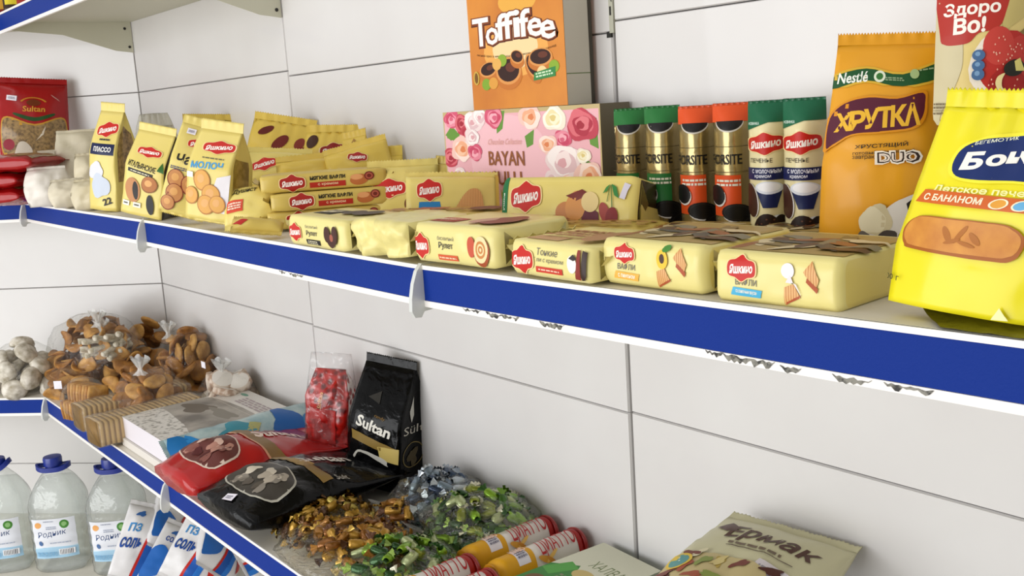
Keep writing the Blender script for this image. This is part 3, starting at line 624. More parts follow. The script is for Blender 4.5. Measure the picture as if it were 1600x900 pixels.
flowAB((1116, 469), (1312, 493), 82, .135, name='wafer_block', label='wafer block with light blue label, rightmost and nearest of the front row', cat='wafer block', group=GF, film=PALE, endmat=YEL, front=r4(False), top=r4t, logo=lambda p: p.badge(.245, .68, .24, .5, 0), end=.04, seed=81, fins=.012, fin=(0, 1))
# packets lying behind the front row
flowAB((566, 374), (800, 376), 40, .09, name='wafer_block', label='long flat cream packet with faded brown top lying behind the orange label roll', cat='wafer block', group=GF, film=YELD,
       top=lambda p: (p.lines(.45, .5, .8, .6, 5, '#a87a4c'), p.ell(.75, .5, .1, .2, '#7a4a38'), p.rect(.3, .3, .5, .6, '#b06a48')), end=.1, seed=83, amp=.003, fins=.03)
flowAB((786, 392), (1000, 399), 38, .09, name='wafer_block', label='crumpled flat cream packet lying in front of the cherry pack', cat='wafer block', group=GF, film=YELD,
       top=lambda p: (p.lines(.5, .5, .9, .7, 5, '#b59058'), p.ell(.25, .6, .1, .2, '#7a3a30')), end=.12, seed=85, amp=.004, fins=.03)
flowAB((1006, 394), (1146, 398), 34, .09, name='wafer_block', label='flat packet with print and painted brown reflections on top, before the tall gold biscuit tubes', cat='wafer block', group=GF, film=YEL, top=r4t, end=.08, seed=87, amp=.003, fins=.02)
flowAB((1162, 400), (1326, 409), 40, .09, name='wafer_block', label='flat packet with print and painted reflections on top, before the white and green biscuit tubes', cat='wafer block', group=GF, film=YEL, top=r4t, end=.08, seed=89, amp=.003, fins=.02)
# leaning packs of the middle row
def m1(p):
    p.poly([(.12, -.02), (.14, .42), (.36, .42), (.40, -.02)], '#2f86bd'); p.lines(.26, .2, .18, .14, 2, '#dfeaf2'); p.ell(.26, .06, .07, .1, '#e8eef2', wob=.2)
    p.poly([(.5, .1), (.55, .35), (.63, .58), (.7, .68), (.78, .66), (.82, .45), (.8, .1)], KWAF)
    p.poly([(.7, .02), (.78, .22), (.82, .22), (.8, .02)], '#b8793c'); p.rect(.965, 0, 1, 1, '#c9ac4e')
bagS(708, 361, 146, 86, .045, yaw=2, lean=16, tilt=4, name='waffle_packet', label='cream packet with blue panel and crisp waffle picture, in front of the rose box', cat='waffle packet', group=GY, film=YEL, prints=[('front', m1)],
     logos=[lambda p: p.badge(.25, .66, .26, .46, 3)], c=.6, tv=lambda v: max(.05, (1-abs(2*v-1)**5)**.6), ns=4, seed=91, seals=(.008, 0), amp=.0015)
def m2(p):
    p.rect(-.02, -.02, .055, 1.02, '#1f7a48', 0, .0); p.text('ушки', .028, .5, .12, .05, '#eef2e6', .01, 90); p.text('Фарандоль', .19, .19, .2, .13, '#3a342a', .02, 0, .25)
    p.ell(.5, .3, .07, .2, '#c98a54', 20); p.ell(.58, .42, .075, .3, '#d79a5a', -10); p.poly([(.5, .62), (.62, .74), (.68, .64), (.58, .52)], '#7d2c20'); p.poly([(.62, .12), (.66, .42), (.74, .3), (.75, .1)], '#6d2436'); p.ell(.68, .5, .06, .2, '#e6cf94', 25); p.ell(.44, .15, .06, .09, '#c25c3a')
    p.ell(.785, .3, .035, .2, '#a8473c', 20); p.ell(.84, .2, .045, .2, '#8c2a26'); p.poly([(.8, .5), (.815, .82), (.82, .82), (.805, .5)], '#5a7d3a'); p.poly([(.835, .4), (.822, .82), (.828, .82), (.842, .4)], '#5a7d3a')
    p.poly([(.77, .66), (.79, .78), (.815, .83), (.8, .7)], '#4f8f42'); p.poly([(.825, .84), (.86, .78), (.885, .56), (.85, .62)], '#3f8a44'); p.rect(.90, .55, .94, .85, '#d9d3de', -18)
flowAB((780, 377), (992, 383), 80, .085, lean=14, name='waffle_packet', label='long cream packet with cherries and green end band, leaning before the rose box', cat='waffle packet', group=GY, film=YEL, endmat=M('#4a3a1c', .35, .2), front=m2,
       logo=lambda p: p.badge(.2, .6, .23, .62, 5), end=.05, seed=93, fins=.006, fin=(2, 1))
# --- boxes
def hardbox(name, label, cat, group, W, H, T, mats, prints, root=None, part='carton'):
    root = root or empty(name, label, cat, group); L = Loft(W, H, T, c=1, amp=0, nf=8, ns=4, nv=8); g = Geo(); L.mesh(g, mats)
    for seg, fn in prints: p = Pr(H/W if seg in ('front', 'back') else H/T); fn(p); p.lay(g, L, seg)
    g.build(part, root, smooth=False); return root
pa, pb = ony(692, 178, -.062), ony(937.5, 169, -.062); BW = pb.x-pa.x; BH = (pa.z+pb.z)/2-ZU+.0035
def rose(p, u, v, r, cols, seed=0):
    a = p.asp; n = len(cols)
    for k, c in enumerate(cols):
        q = 1-k/(n+.4); p.ell(u+.1*r*math.sin(k*2+seed), v+.1*r/a*math.cos(k*3+seed), r*q, r*q/a, c, 25*k+seed*40, 24, .09, seed+k)
PINK = ['#d2607c', '#e593a4', '#c94f6e', '#eeb0bb', '#d46a84']; RDP = ['#c04a5c', '#d9747e', '#b23a4e', '#dd8088', '#a83244']; WHT = ['#e9d7d6', '#f4ebe8', '#dcbfc2', '#f2e2e0', '#d9a9ae']; ORG = ['#edc8bd', '#f6e0d6', '#eab08e', '#f0c6a8', '#dc8a5c']; CRM = ['#eee6d4', '#f6f1e2', '#e8dcae', '#f2ecd0', '#dcc98a']
def bayan(p):
    p.rect(0, 0, 1, 1, '#c3b184'); p.rect(.008, 0, .992, .965, '#e6b4bb'); p.ell(.45, .55, .26, .4, '#ecc0c6', n=30)
    for pts in ([(.01, .7), (.06, .82), (.1, .74), (.05, .62)], [(.38, .98), (.44, .98), (.42, .76), (.38, .7)], [(.56, .66), (.62, .74), (.61, .56), (.57, .52)], [(.93, .75), (.98, .85), (.985, .5), (.94, .55)], [(.2, .2), (.25, .22), (.24, .08), (.19, .08)], [(.85, .42), (.93, .36), (.98, .3), (.88, .34)], [(.02, .66), (.1, .6), (.12, .72), (.05, .76)]): p.poly(pts, '#6f9a46')
    for a in ((.06, .9, .055, PINK, 1), (.14, .84, .06, RDP, 2), (.17, .72, .045, RDP, 7), (.22, .86, .065, WHT, 3), (.27, .92, .05, WHT, 4), (.37, .9, .06, PINK, 5), (.6, .88, .068, ORG, 6), (.74, .86, .068, CRM, 8), (.9, .78, .085, RDP, 9), (.79, .62, .05, PINK, 10), (.04, .4, .06, RDP, 11), (.13, .5, .075, ORG, 12), (.22, .46, .05, PINK, 13), (.1, .16, .05, WHT, 14), (.21, .66, .05, WHT, 18), (.7, .56, .055, ORG, 15), (.79, .36, .10, WHT, 16), (.93, .2, .075, ORG, 17), (.72, .1, .06, WHT, 19), (.9, .42, .04, CRM, 20), (.82, .08, .06, ORG, 21)): rose(p, *a)
    p.warp(lambda x, y: (x, .30+.70*y), 3)
    p.text('Chocolate Collection', .43, .72, .22, .05, '#dcaea2', 0, 0, .4); p.text('BAYAN', .435, .575, .235, .125, '#9c6338', .012); p.text('SULU', .43, .40, .2, .125, '#9c6338', .012)
bx = hardbox('chocolate_box', 'wide flat chocolate box printed with pink roses, leaning upright against the wall', 'chocolate box', None, BW, BH, .056, {'front': M('#c3b184', .4), 'right': M('#6f6650', .5), 'left': M('#6f6650', .5), 'back': M('#8a8068', .5), 'top': M('#8d8465', .5)}, [('front', bayan)])
bx.location = ((pa.x+pb.x)/2, -.062+.028, ZU); settle(bx, ZU)
ta, tb = ony(741, 174, -.060), ony(888, 168, -.060); tt = ony(740, 0, -.06).z+.03
def toff(p):
    p.rect(0, 0, 1, 1, two_tone('amber_print', '#c77a1c', '#d98f2a', 9, .35, .35, .65, coat=.3)); p.ell(.5, .52, .34, .24, '#e6ac5c', n=30); p.ell(.5, .54, .24, .19, '#efd3a2', n=30); p.ell(.55, .95, .2, .12, '#e3ae50')
    for dx, c, b in ((.006, '#5a2412', .075), (0, '#8a4a22', .06), (0, '#f4efe8', .018)):
        for ch, u, v, w_, h_, r in (('T', .14, .72, .17, .25, 12), ('o', .265, .67, .13, .15, 8), ('f', .37, .74, .11, .23, 4), ('f', .45, .745, .11, .23, 2), ('i', .535, .75, .06, .23, 0), ('f', .615, .745, .11, .23, -2), ('e', .72, .695, .14, .155, -6), ('e', .845, .66, .14, .155, -8)):
            p.text(ch, u+dx, v-dx*1.2, w_+b*.7, h_+b*.5, c, b)
    p.text('лесной орех в мягкой карамели | сливочный крем и шоколад', .5, .515, .84, .028, '#5a3a14', .0, 0, 0, -1.6)
    for u, v, r, rv, ro in ((.2, .37, .1, .07, 10), (.42, .34, .135, .125, 0), (.52, .455, .07, .06, -20), (.68, .36, .06, .125, 30), (.76, .43, .12, .08, 0)):
        p.ell(u, v-.035, r*1.08, rv*1.1, '#c47a34', ro); p.ell(u, v, r, rv, '#d99a58', ro); p.ell(u, v+.005, r*.86, rv*.82, '#3a1a10', ro); p.ell(u+.2*r, v+.25*rv, r*.4, rv*.35, '#6d3a26', ro)
    for u, v, c, ro in ((.36, .44, '#8fae3a', 0), (.17, .235, '#86a83a', 15), (.25, .24, '#d9a04a', -15), (.89, .34, '#8fae3a', -15), (.3, .41, '#e0b060', 40), (.77, .3, '#ead09a', 10)): p.ell(u, v, .05, .055, c, ro)
    p.poly([(.68, .23), (.9, .255), (.905, .34), (.69, .3)], '#3f8a4e'); p.lines(.79, .285, .17, .05, 2, '#cfe4c4', 6); p.ell(.06, .3, .035, .065, '#c9a94e'); p.ell(.06, .3, .02, .05, '#7d5a22'); p.warp(lambda x, y: (x, y*.82), 1)
def tside(p): p.rect(0, .0, 1, 1, '#c6c0b2'); p.rect(0, .215, .9, .222, '#6a7a4a'); p.rect(.86, 0, 1, 1, '#4a4438')
tf = hardbox('toffee_box', 'tall orange toffee cup box standing on top of the rose chocolate box', 'toffee box', None, tb.x-ta.x, tt-(ZU+BH), .052, {'front': M('#cf8424', .35), 'right': M('#c2bcae', .5), 'left': M('#cf8424', .4), 'back': M('#cf8424', .4)}, [('front', toff), ('right', tside)])
tf.location = ((ta.x+tb.x)/2, -.060+.026, 0); settle(tf, ZU+BH, .0012)
# --- tall biscuit tubes
def gold(colr, col2):
    def f(p):
        p.rect(0, .885, 1, 1, colr); p.ell(.47, .885, .36, .075, '#cfc9be', 0, 24, a0=180, a1=360); p.ell(.47, .89, .34, .068, '#1d1a19', 0, 24, a0=180, a1=360); p.rect(.0, .705, 1, .709, '#5e5230')
        p.text('FORSITE', .37, .615, .82, .075, '#191714', .012); p.rect(.04, .2, .74, .50, colr); p.lines(.42, .445, .6, .06, 2, '#e6e2d0')
        for u, v, r, rv, ro in ((.16, .355, .2, .075, 10), (.62, .225, .34, .065, -8), (.92, .09, .3, .11, 0)): p.ell(u+.02, v-.012, r, rv, '#d9d4cc', ro); p.ell(u, v, r, rv, '#181514', ro); p.ring(u, v, r*.82, rv*.82, .06, '#34302e', ro)
        p.rect(.0, .52, 1, .524, '#6e613a')
    return f
TUBE_T = lambda v: 1. if v < .82 else max(.18, 1-((v-.82)/.18)**1.6*.82)
def tube(px, pt, w_, y, colr, lab, grp, fn, film, seed, seal=None, yaw=-8):
    r = bagQ(px, pt, w_*1.08, y, .046, yaw=yaw, hmul=.985, name='biscuit_tube', label=lab, cat='biscuit tube', group=grp, film=film, prints=[('front', fn)], c=.04, p=2.0, tv=TUBE_T, wv=lambda v: 1-.04*(v > .8)*0, ns=2, nf=20, nv=26, seed=seed, amp=.0016, seals=(.004, 0), sealmat=FILM(colr))
    return r
GT = 'gold biscuit tubes'
for px, pt, w_, colr, lab, sd in ((984, 166, 47, '#2f7a3e', 'gold biscuit tube with green top, next to the rose box', 101), (1034, 162, 51, '#2f7a3e', 'gold biscuit tube with green top, beside the orange topped tubes', 102), (1088, 162, 53, '#dd5a24', 'gold biscuit tube with orange top, beside the green topped tubes', 103), (1143, 157, 54, '#dd5a24', 'gold biscuit tube with orange top, beside the white and green tubes', 104)):
    tube(px, pt, w_, -.052, colr, lab, GT, gold(colr, None), GOLD, sd)
def wht(p):
    p.rect(0, .87, 1, 1, '#1d6b4a'); p.poly([(0, .82), (.55, .87), (1, .875), (1, .88), (0, .88)], '#1d6b4a'); p.text('НОВИНКА', .18, .865, .3, .02, '#dfeee2', .01)
    p.badge(.46, .725, .9, .155, 2); p.text('ПЕЧЕНЬЕ', .36, .61, .56, .03, '#4a4638', .01); p.rect(0, .475, 1, .56, '#1a2458'); p.text('с молочным', .48, .535, .7, .028, '#e4e4ee', .01); p.text('кремом', .4, .497, .4, .026, '#e4e4ee', .01)
    p.poly([(.22, .42), (.86, .42), (.72, .28), (.4, .28)], '#1c2a5c'); p.ell(.54, .42, .33, .045, '#dfe2ea'); p.ell(.54, .425, .27, .032, '#f4f4f6')
    p.ell(.12, .33, .18, .12, '#d9d6d2', 8); p.ell(.1, .33, .17, .12, '#4a2a1c', 8); p.ell(.75, .1, .24, .13, '#dfe4ea', 4); p.ell(.82, .1, .2, .13, '#251712', 4); p.ell(.5, .1, .34, .14, '#2d1a12', 4)
    for i in range(26):
        a = i*2.4; r = .28*math.sqrt(i/26); p.ell(.5+r*math.cos(a), .1+.42*r*math.sin(a), .02, .006, '#6b4632', 20*i)
for px, pt, w_, lab, sd in ((1200, 153, 57, 'white and green biscuit tube standing beside the orange topped gold tube', 105), (1257, 149, 60, 'white and green biscuit tube partly behind the orange cereal bag', 106)):
    tube(px, pt, w_, -.060, '#1d6b4a', lab, 'white and green biscuit tubes', wht, FILM('#e7dcb0', .2, .5), sd)
# --- orange cereal bag, pouch and yellow bag at the right end
def hr(p):
    p.poly([(0, .79), (.28, .825), (.6, .795), (1, .85), (1, .935), (.6, .87), (.28, .90), (0, .865)], '#d9b23c'); p.poly([(0, .80), (.28, .835), (.6, .805), (1, .86), (1, .925), (.6, .86), (.28, .89), (0, .855)], '#1f5a30')
    p.text('Nestlé', .17, .85, .26, .05, '#eef0e6', .02, 3, .15); p.ell(.4, .852, .05, .027, '#dfe6d0'); p.ell(.4, .852, .03, .016, '#3d7a3a'); p.lines(.53, .838, .16, .02, 2, '#9ab08a', -3); p.ell(.7, .86, .04, .022, '#a8bf8a', 20); p.lines(.85, .885, .22, .012, 1, '#9ab08a', 9)
    p.poly([(.0, .40), (.0, .60), (.12, .70), (.32, .735), (.55, .725), (.78, .765), (.8, .70), (.78, .6), (.68, .53), (.4, .505), (.2, .49), (.06, .42)], '#d9941e'); p.poly([(.02, .42), (.02, .6), (.13, .69), (.32, .722), (.55, .712), (.765, .75), (.78, .68), (.75, .6), (.66, .54), (.4, .515), (.2, .50), (.07, .44)], '#5e1c34')
    for i, ch in enumerate('ХРУТКА'):
        t = i/5; p.text(ch, .13+.545*t, .575+.045*t, .13, .115+.02*t, '#e9b93a', .04, 6, .12)
    p.text('ХРУСТЯЩИЙ', .44, .435, .4, .034, '#3c2c14', .02, 5, .1); p.text('готовый шоколадный', .46, .395, .46, .026, '#3c2c14', .01, 5); p.text('завтрак', .31, .36, .16, .026, '#3c2c14', .01, 3)
    p.text('DUO', .57, .365, .36, .085, '#efe6d6', .10, 3); p.text('DUO', .57, .365, .32, .066, '#3a281e', .055, 3); p.text('DUO', .565, .365, .28, .05, '#e8d8c8', .01, 3)
    p.warp(lambda x, y: (x, .85+(y-.85)*.75 if y < .80 else y)); k0 = len(p.s)
    p.poly([(.4, -.02), (.4, .1), (.45, .18), (.56, .24), (.7, .3), (.9, .34), (1, .3), (1, -.02)], '#dcd5cc'); p.poly([(.74, .28), (.86, .34), (.98, .3), (.9, .22), (.78, .2)], '#231c1a'); p.poly([(.7, .14), (.78, .2), (.74, .08), (.66, .02)], '#2a2220')
    for u, v, r, c in ((.53, .2, .12, '#cfc2a0'), (.5, .2, .1, '#ded4b6'), (.44, .12, .05, '#6e6862'), (.62, .12, .07, '#524a46'), (.5, .03, .05, '#4a4440'), (.72, .03, .08, '#e6e0d8'), (.86, .1, .1, '#e9e2d8'), (.66, .04, .03, '#2a2220'), (.84, .02, .05, '#3a3230')): p.ell(u, v, r, r*.6, c, wob=.08, seed=int(u*100))
    p.warp(lambda x, y: (x-.1, y*1.0), k0)
bagQ(1376, 56, 196, -.115, .07, yaw=4, lean=3, tilt=3, name='cereal_bag', label='tall orange cereal bag with purple badge and green top stripe', cat='cereal bag', group=None, film=FILM('#e2a428', .36, .2), prints=[('front', hr)], c=.15, tv=STAND_T,
     wv=lambda v: 1.0 if v < .45 else 1-.17*((v-.45)/.55)**.8, seed=111, amp=.0022, nf=24, nv=30, seals=(.012, 0))
# dark carton the pouch stands on
zc = ony(1530, 199, -.10).z
pc = ony(1505, 199, -.10); cw = 96*depth(pc)/F_PX
cb = hardbox('carton', 'dark green carton almost hidden between the orange cereal bag and yellow bag', 'carton', None, cw, zc-ZU, .07, {'front': M('#2c4a34', .5), 'right': M('#25402c', .5)}, [('front', lambda p: (p.ell(.1, .86, .14, .07, '#7fa67a'), p.rect(.0, .4, 1, .44, '#6f8f5a')))])
pose(cb, Vector((pc.x+.02, -.07, ZU)), ZU, 0, 0, 0)
def zd(p):
    p.poly([(0, 0), (0, 1), (.2, 1), (.3, .5), (.25, .3), (.1, .1)], '#cfc4a0'); p.poly([(.72, .62), (1, .75), (1, 1), (.6, 1)], '#c9b878'); p.poly([(.8, .5), (1, .62), (1, .68), (.8, .56)], '#8d7a48')
    p.poly([(.04, 1), (.05, .62), (.1, .555), (.22, .545), (.36, .56), (.46, .62), (.62, .64), (.72, .72), (.74, 1)], '#b5382c')
    p.text('Здоро', .38, .78, .6, .11, '#f6efe4', .03, 2, .1); p.text('Во!', .36, .675, .34, .11, '#f6efe4', .035, 4, .1)
    p.warp(lambda x, y: (x, y*.85)); k0 = len(p.s)
    p.ell(.62, .3, .34, .24, '#e9dfcf', wob=.05); p.ell(.68, .32, .3, .22, '#b8342c', wob=.06); p.ell(.86, .36, .16, .14, '#c2423a'); p.ell(.6, .44, .18, .12, '#c5493f'); p.ell(.72, .2, .22, .1, '#a82c28')
    for i in range(40): rd = random.Random(i); p.ell(.5+rd.random()*.44, .16+rd.random()*.34, .008, .006, '#e9b09a')
    for v in (.385, .32, .265): p.ell(.375, v, .075, .034, '#4d6f96'); p.ell(.365, v+.008, .03, .014, '#7fa0c0')
    p.poly([(.68, .27), (.6, .25), (.58, .2), (.66, .14), (.75, .15), (.66, .18), (.65, .23)], '#e9d9a0'); p.ell(.78, .3, .12, .05, '#2a2a1e', 20); p.poly([(.78, .34), (.84, .36), (.9, .28), (.8, .28)], '#d9cf80'); p.warp(lambda x, y: (x*.9+.13, y*.92+.045), k0)
    p.lines(.1, .115, .16, .04, 2, '#7a6a48'); p.ring(.27, .12, .05, .03, .2, '#8a7a58'); p.rect(.02, .085, .34, .089, '#8a7a58'); p.lines(.15, .07, .26, .02, 1, '#7a6a48')
pp, W_, H_2 = Q(1532, -70, -.095, 134, zc)
r = bag('cereal_pouch', 'cream pouch with red badge, berries and blueberries, cut off by the photo top', 'cereal pouch', None, W_, H_2, .045, FILM('#dfca86', .35, .2), prints=[('front', zd)], c=.3, tv=lambda v: (.55+1.5*v if v < .3 else 1 if v < .6 else max(.03, 1-((v-.6)/.4)**1.4)), seed=113, amp=.0012, seals=(.01, 0), nv=30,
        wv=lambda v: (.9+.1*math.sin(min(1, v/.05)*1.57)))
pose(r, pp, zc+.0012, 2, 2, 1.5)
def bo(p):
    p.poly([(.33, .80), (.30, .68), (.36, .60), (.5, .58), (.72, .595), (.84, .55), (.9, .5), (.92, .6), (1, .62), (1, .95), (.8, .93), (.55, .9), (.42, .86)], '#f2e642'); p.poly([(.35, .79), (.325, .69), (.37, .615), (.5, .6), (.73, .61), (.85, .57), (.885, .53), (.9, .61), (1, .63), (1, .93), (.8, .91), (.55, .875), (.43, .85)], '#14306a')
    p.text('БЕГЕМОТИК', .53, .855, .24, .022, '#e9ecd6', .01, 11, .2)
    for i, (ch, u, v, w_, h_) in enumerate((('Б', .44, .72, .12, .115), ('о', .56, .73, .1, .075), ('н', .665, .755, .1, .075), ('д', .77, .77, .11, .09), ('и', .88, .79, .1, .08))): p.text(ch, u, v, w_, h_, '#f2eee4', .05, 6, .25)
    p.text('Детское печенье', .57, .53, .6, .05, '#f4f0b0', .02, 1, .15); p.poly([(.18, .43), (.22, .515), (1, .5), (1, .415)], '#cf6a28'); p.text('С БАНАНОМ', .39, .468, .32, .045, '#f4e6c8', .03, 0, .15)
    for u, c in ((.63, '#e0a23c'), (.74, '#6fb0d6'), (.85, '#e9e4c0')): p.ell(u, .462, .05, .03, c, 20); p.ring(u, .462, .05, .03, .2, '#f2e8c8', 20)
    p.warp(lambda x, y: (x-.13, y)); k0 = len(p.s)
    p.poly([(.05, .2), (.055, .27), (.11, .325), (.2, .345), (.6, .345), (.7, .325), (.75, .27), (.74, .18), (.7, .125), (.6, .105), (.15, .115), (.08, .14)], '#a8621e'); p.poly([(.06, .21), (.07, .275), (.12, .325), (.2, .338), (.6, .338), (.69, .315), (.735, .265), (.725, .19), (.68, .145), (.58, .128), (.16, .135), (.09, .16)], two_tone('baked_biscuit_print', '#c47f2c', '#d99a3e', 60, .5, .3, .7))
    for a in ((.34, .24, .02, .06, 30), (.42, .25, .015, .07, -30), (.5, .23, .018, .05, 40), (.38, .2, .05, .012, 20), (.46, .19, .05, .012, -15)): p.ell(a[0], a[1], a[2], a[3], '#b06f26', a[4])
    p.warp(lambda x, y: (x*.84, y), k0); p.warp(lambda x, y: (x, y*.75+.2))
    p.poly([(.53, .01), (.56, .07), (.6, .015)], '#f2efb4'); p.text('300 г', .02, .13, .1, .03, '#4a4a1a', .01)
PY_, PW_, PH_ = S(1556, 526, 352, 330, ZU)
r = bag('biscuit_bag', 'big bright yellow baby biscuit bag with navy oval logo, nearest at the right edge', 'biscuit bag', None, PW_, PH_, .05, FILM('#e8dc24', .3, .3), prints=[('front', bo)], c=.12, tv=lambda v: (.8+.7*v if v < .25 else 1 if v < .5 else max(.02, 1-((v-.5)/.5)**1.5)), wv=lambda v: 1 if v < .3 else 1-.30*((v-.3)/.7), seed=115, amp=.002, nf=24, nv=34, seals=(.014, 0), pleat=.002)
pose(r, PY_, ZU+.003, -20, 7, 4, .02)
# crimped bottom flap folded forward over the shelf lip; its shadow and reflection painted in as dark olive
OLV = M('#4f4c16', .3, .3, .5, 40, dist=.004)
fl = Geo(); Mi = (Matrix.LocRotScale(r.location, r.rotation_euler, None)).inverted(); vs = []; n_ = 40; q0 = onz(1424, 494, ZU); q1 = onz(1462, 524, ZU)
for s in range(7):
    t = s/6
    for i in range(n_+1):
        u = i/n_; x = (q0.x*(1-t)+q1.x*t)*(1-u)+2.82*u; y = (q0.y+.004)*(1-t)-.3465*t+.004*u*(1-t)
        z = ZU+.0045+.010*(1-t)**2+(.0022*noise.noise(Vector((i*.45, s*.8, 2)))+.0012)*(1-t*.6)+.0008*(s % 2)*(t > .6)
        vs.append(Mi @ Vector((x, y, z)))
fl.add(vs, [(s*(n_+1)+i, (s+1)*(n_+1)+i, (s+1)*(n_+1)+i+1, s*(n_+1)+i+1) for s in range(6) for i in range(n_)], OLV)
fl.build('bottom_flap', r)['label'] = 'crimped bottom flap with its shade painted olive green'
# --- left corner bay: pasta bags and white packs
def pas(p):
    p.text('Sultan', .5, .765, .32, .05, '#d9a13c', .02, 0, .1); p.ell(.5, .82, .1, .03, '#7a3a12'); p.ring(.5, .81, .2, .06, .15, '#c98a2c', 0, 20, 20, 160); p.poly([(.22, .73), (.5, .69), (.78, .73), (.75, .70), (.5, .655), (.25, .70)], '#2f5a2c')
    p.text('ОПТОМ', .5, .24, .5, .075, '#c99a3c', .02); p.poly([(.75, .9), (.85, .86), (.88, .84), (.78, .88)], '#d8b0a8')
def pwin(p): p.poly([(.04, .38), (.03, .62), (.12, .70), (.5, .63), (.88, .70), (.97, .62), (.96, .38), (.8, .32), (.5, .29), (.2, .32)], '#c99a3c'); p.poly([(.055, .385), (.045, .615), (.13, .685), (.5, .615), (.87, .685), (.955, .615), (.945, .385), (.8, .33), (.5, .3), (.2, .33)], BROWNW); p.ell(.13, .45, .08, .05, '#9a3040'); p.poly([(.2, .34), (.26, .46), (.36, .47), (.45, .4), (.42, .33), (.3, .31)], '#cfc4b4'); p.poly([(.5, .48), (.62, .54), (.66, .62), (.56, .52)], '#d9cdb8')
GP = 'red pasta bags'
bagS(60, 311, 100, 184, .05, yaw=2, lean=6, tilt=5, name='pasta_bag', label='red pasta bag with clear window standing against the angled corner wall', cat='pasta bag', group=GP, film=RED, prints=[('front', pas)], windows=[('front', pwin)], c=.1, tv=lambda v: max(.04, (1-abs(2*v-1)**3)**.6), seed=121, amp=.003, seals=(.016, 0), nf=18, nv=26, sticker=(.2, .86, .14, .045, -8))
bagS(-42, 313, 104, 172, .05, yaw=0, lean=6, tilt=5, name='pasta_bag', label='red pasta bag standing at the photo edge left of the other standing one', cat='pasta bag', group=GP, film=RED, prints=[('front', pas)], windows=[('front', pwin)], c=.1, tv=lambda v: max(.04, (1-abs(2*v-1)**3)**.6), seed=123, amp=.003, seals=(.016, 0), nf=18, nv=26)
for i, (dz, lab, ex) in enumerate(((0, 'lowest of the three red pasta bags stacked flat on the corner shelf', 0), (.042, 'middle of the three red pasta bags stacked flat on the corner shelf', 0), (.084, 'topmost of the three flat red pasta bags, pasta showing at its right end', 24))):
    q = onz(36+ex*.6, 318, ZU); d = depth(q)/F_PX
    L_ = (108+ex)*d
    r = bag('pasta_bag', lab, 'pasta bag', GP, .15, L_, .046, RED, windows=[('front', lambda p: p.poly([(.12, .04), (.2, .34), (.5, .38), (.8, .34), (.88, .04)], BROWNW))] if i == 2 else [('front', lambda p: p.poly([(.2, .1), (.2, .35), (.8, .35), (.8, .1)], BROWNW))], prints=[('front', lambda p: p.text('Sultan', .5, .7, .5, .12, '#c9a04a', .02, 90))], c=.5, p=3, tv=lambda v: max(.12, (1-abs(2*v-1)**5)**.6), seed=125+i, amp=.004, seals=(.012, .012), nf=16)
    # lying along the corner shelf, printed face up
    r.rotation_euler = Euler((R_(-90), 0, math.atan2(-LD.y, -LD.x)+R_(90))); nn = Vector((-LD.y, LD.x, 0))
    c_ = Vector((q.x, q.y, 0))+Vector((-LD.y, LD.x, 0))*(.07 if LD.x*0 == 0 else 0)
    r.location = c_-LD*L_/2*-1
    r.location = c_ + (-LD)*(L_/2)
    settle(r, ZU+dz)
white_packs = [(78, 324, 70, 66, .06, -6, 20, 'white wrapped pack at the rail, left end of the pale grain packs', '#e6e0d6'), (134, 314, 74, 112, .06, 0, 10, 'tall pale grain pack at the back of the white packs', '#d9d0b8'), (114, 327, 64, 50, .06, 5, 30, 'pale grain pack second from left along the rail', '#dcd3bd'), (145, 331, 60, 54, .06, -4, 30, 'pale grain pack lying against the navy band cream bag', '#d3c9ae'), (104, 316, 72, 84, .05, 10, 14, 'pale grain pack between the white wrapped pack and the wall', '#e0d8c6'), (150, 318, 52, 80, .05, 4, 12, 'pale grain pack propped beside the navy band cream bag, behind the rail packs', '#d6ccb2')]
for i, (px, py, wp, hp, T, yw, ln, lab, colr) in enumerate(white_packs):
    bagS(px, py, wp, hp, T, yaw=yw, lean=ln, name='grain_pack', label=lab, cat='grain pack', group='pale grain packs', film=FILM(colr, .4, .15), c=.15, p=2.2, tv=lambda v: max(.06, (1-abs(2*v-1)**2.2)**.6), wv=lambda v: .8+.2*math.sin(math.pi*v), seed=131+i, amp=.010, seals=(.008, 0), freq=28)
# --- high shelf: a few packets just visible
for px, y0, w_, lab, c1, c2 in ((4, -.30, 40, 'red packet with yellow print on the high shelf, at the photo corner', '#8f1c18', '#d9a83c'), (22, -.30, 30, 'yellow banded dark packet behind the rail of the high shelf', '#3a2410', '#e0cf3a'), (46, -.29, 34, 'red packet with cream patch, furthest right on the high shelf', '#9c2a1c', '#e0c070')):
    p0 = ony(px, 12, y0); p0.z = ZT+.006; d = depth(p0)/F_PX
    r = bag('snack_packet', lab, 'snack packet', 'packets on the high shelf', w_*d, .16, .03, FILM(c1), prints=[('front', lambda p, c2=c2: (p.rect(.1, .1, .9, .2, c2), p.ell(.5, .26, .3, .07, c2), p.ell(.5, .6, .4, .12, c2)))], c=.3, tv=BOX_T, seed=int(px)+140, amp=.002)
    pose(r, p0, ZT+.012, 0, 4, 0)
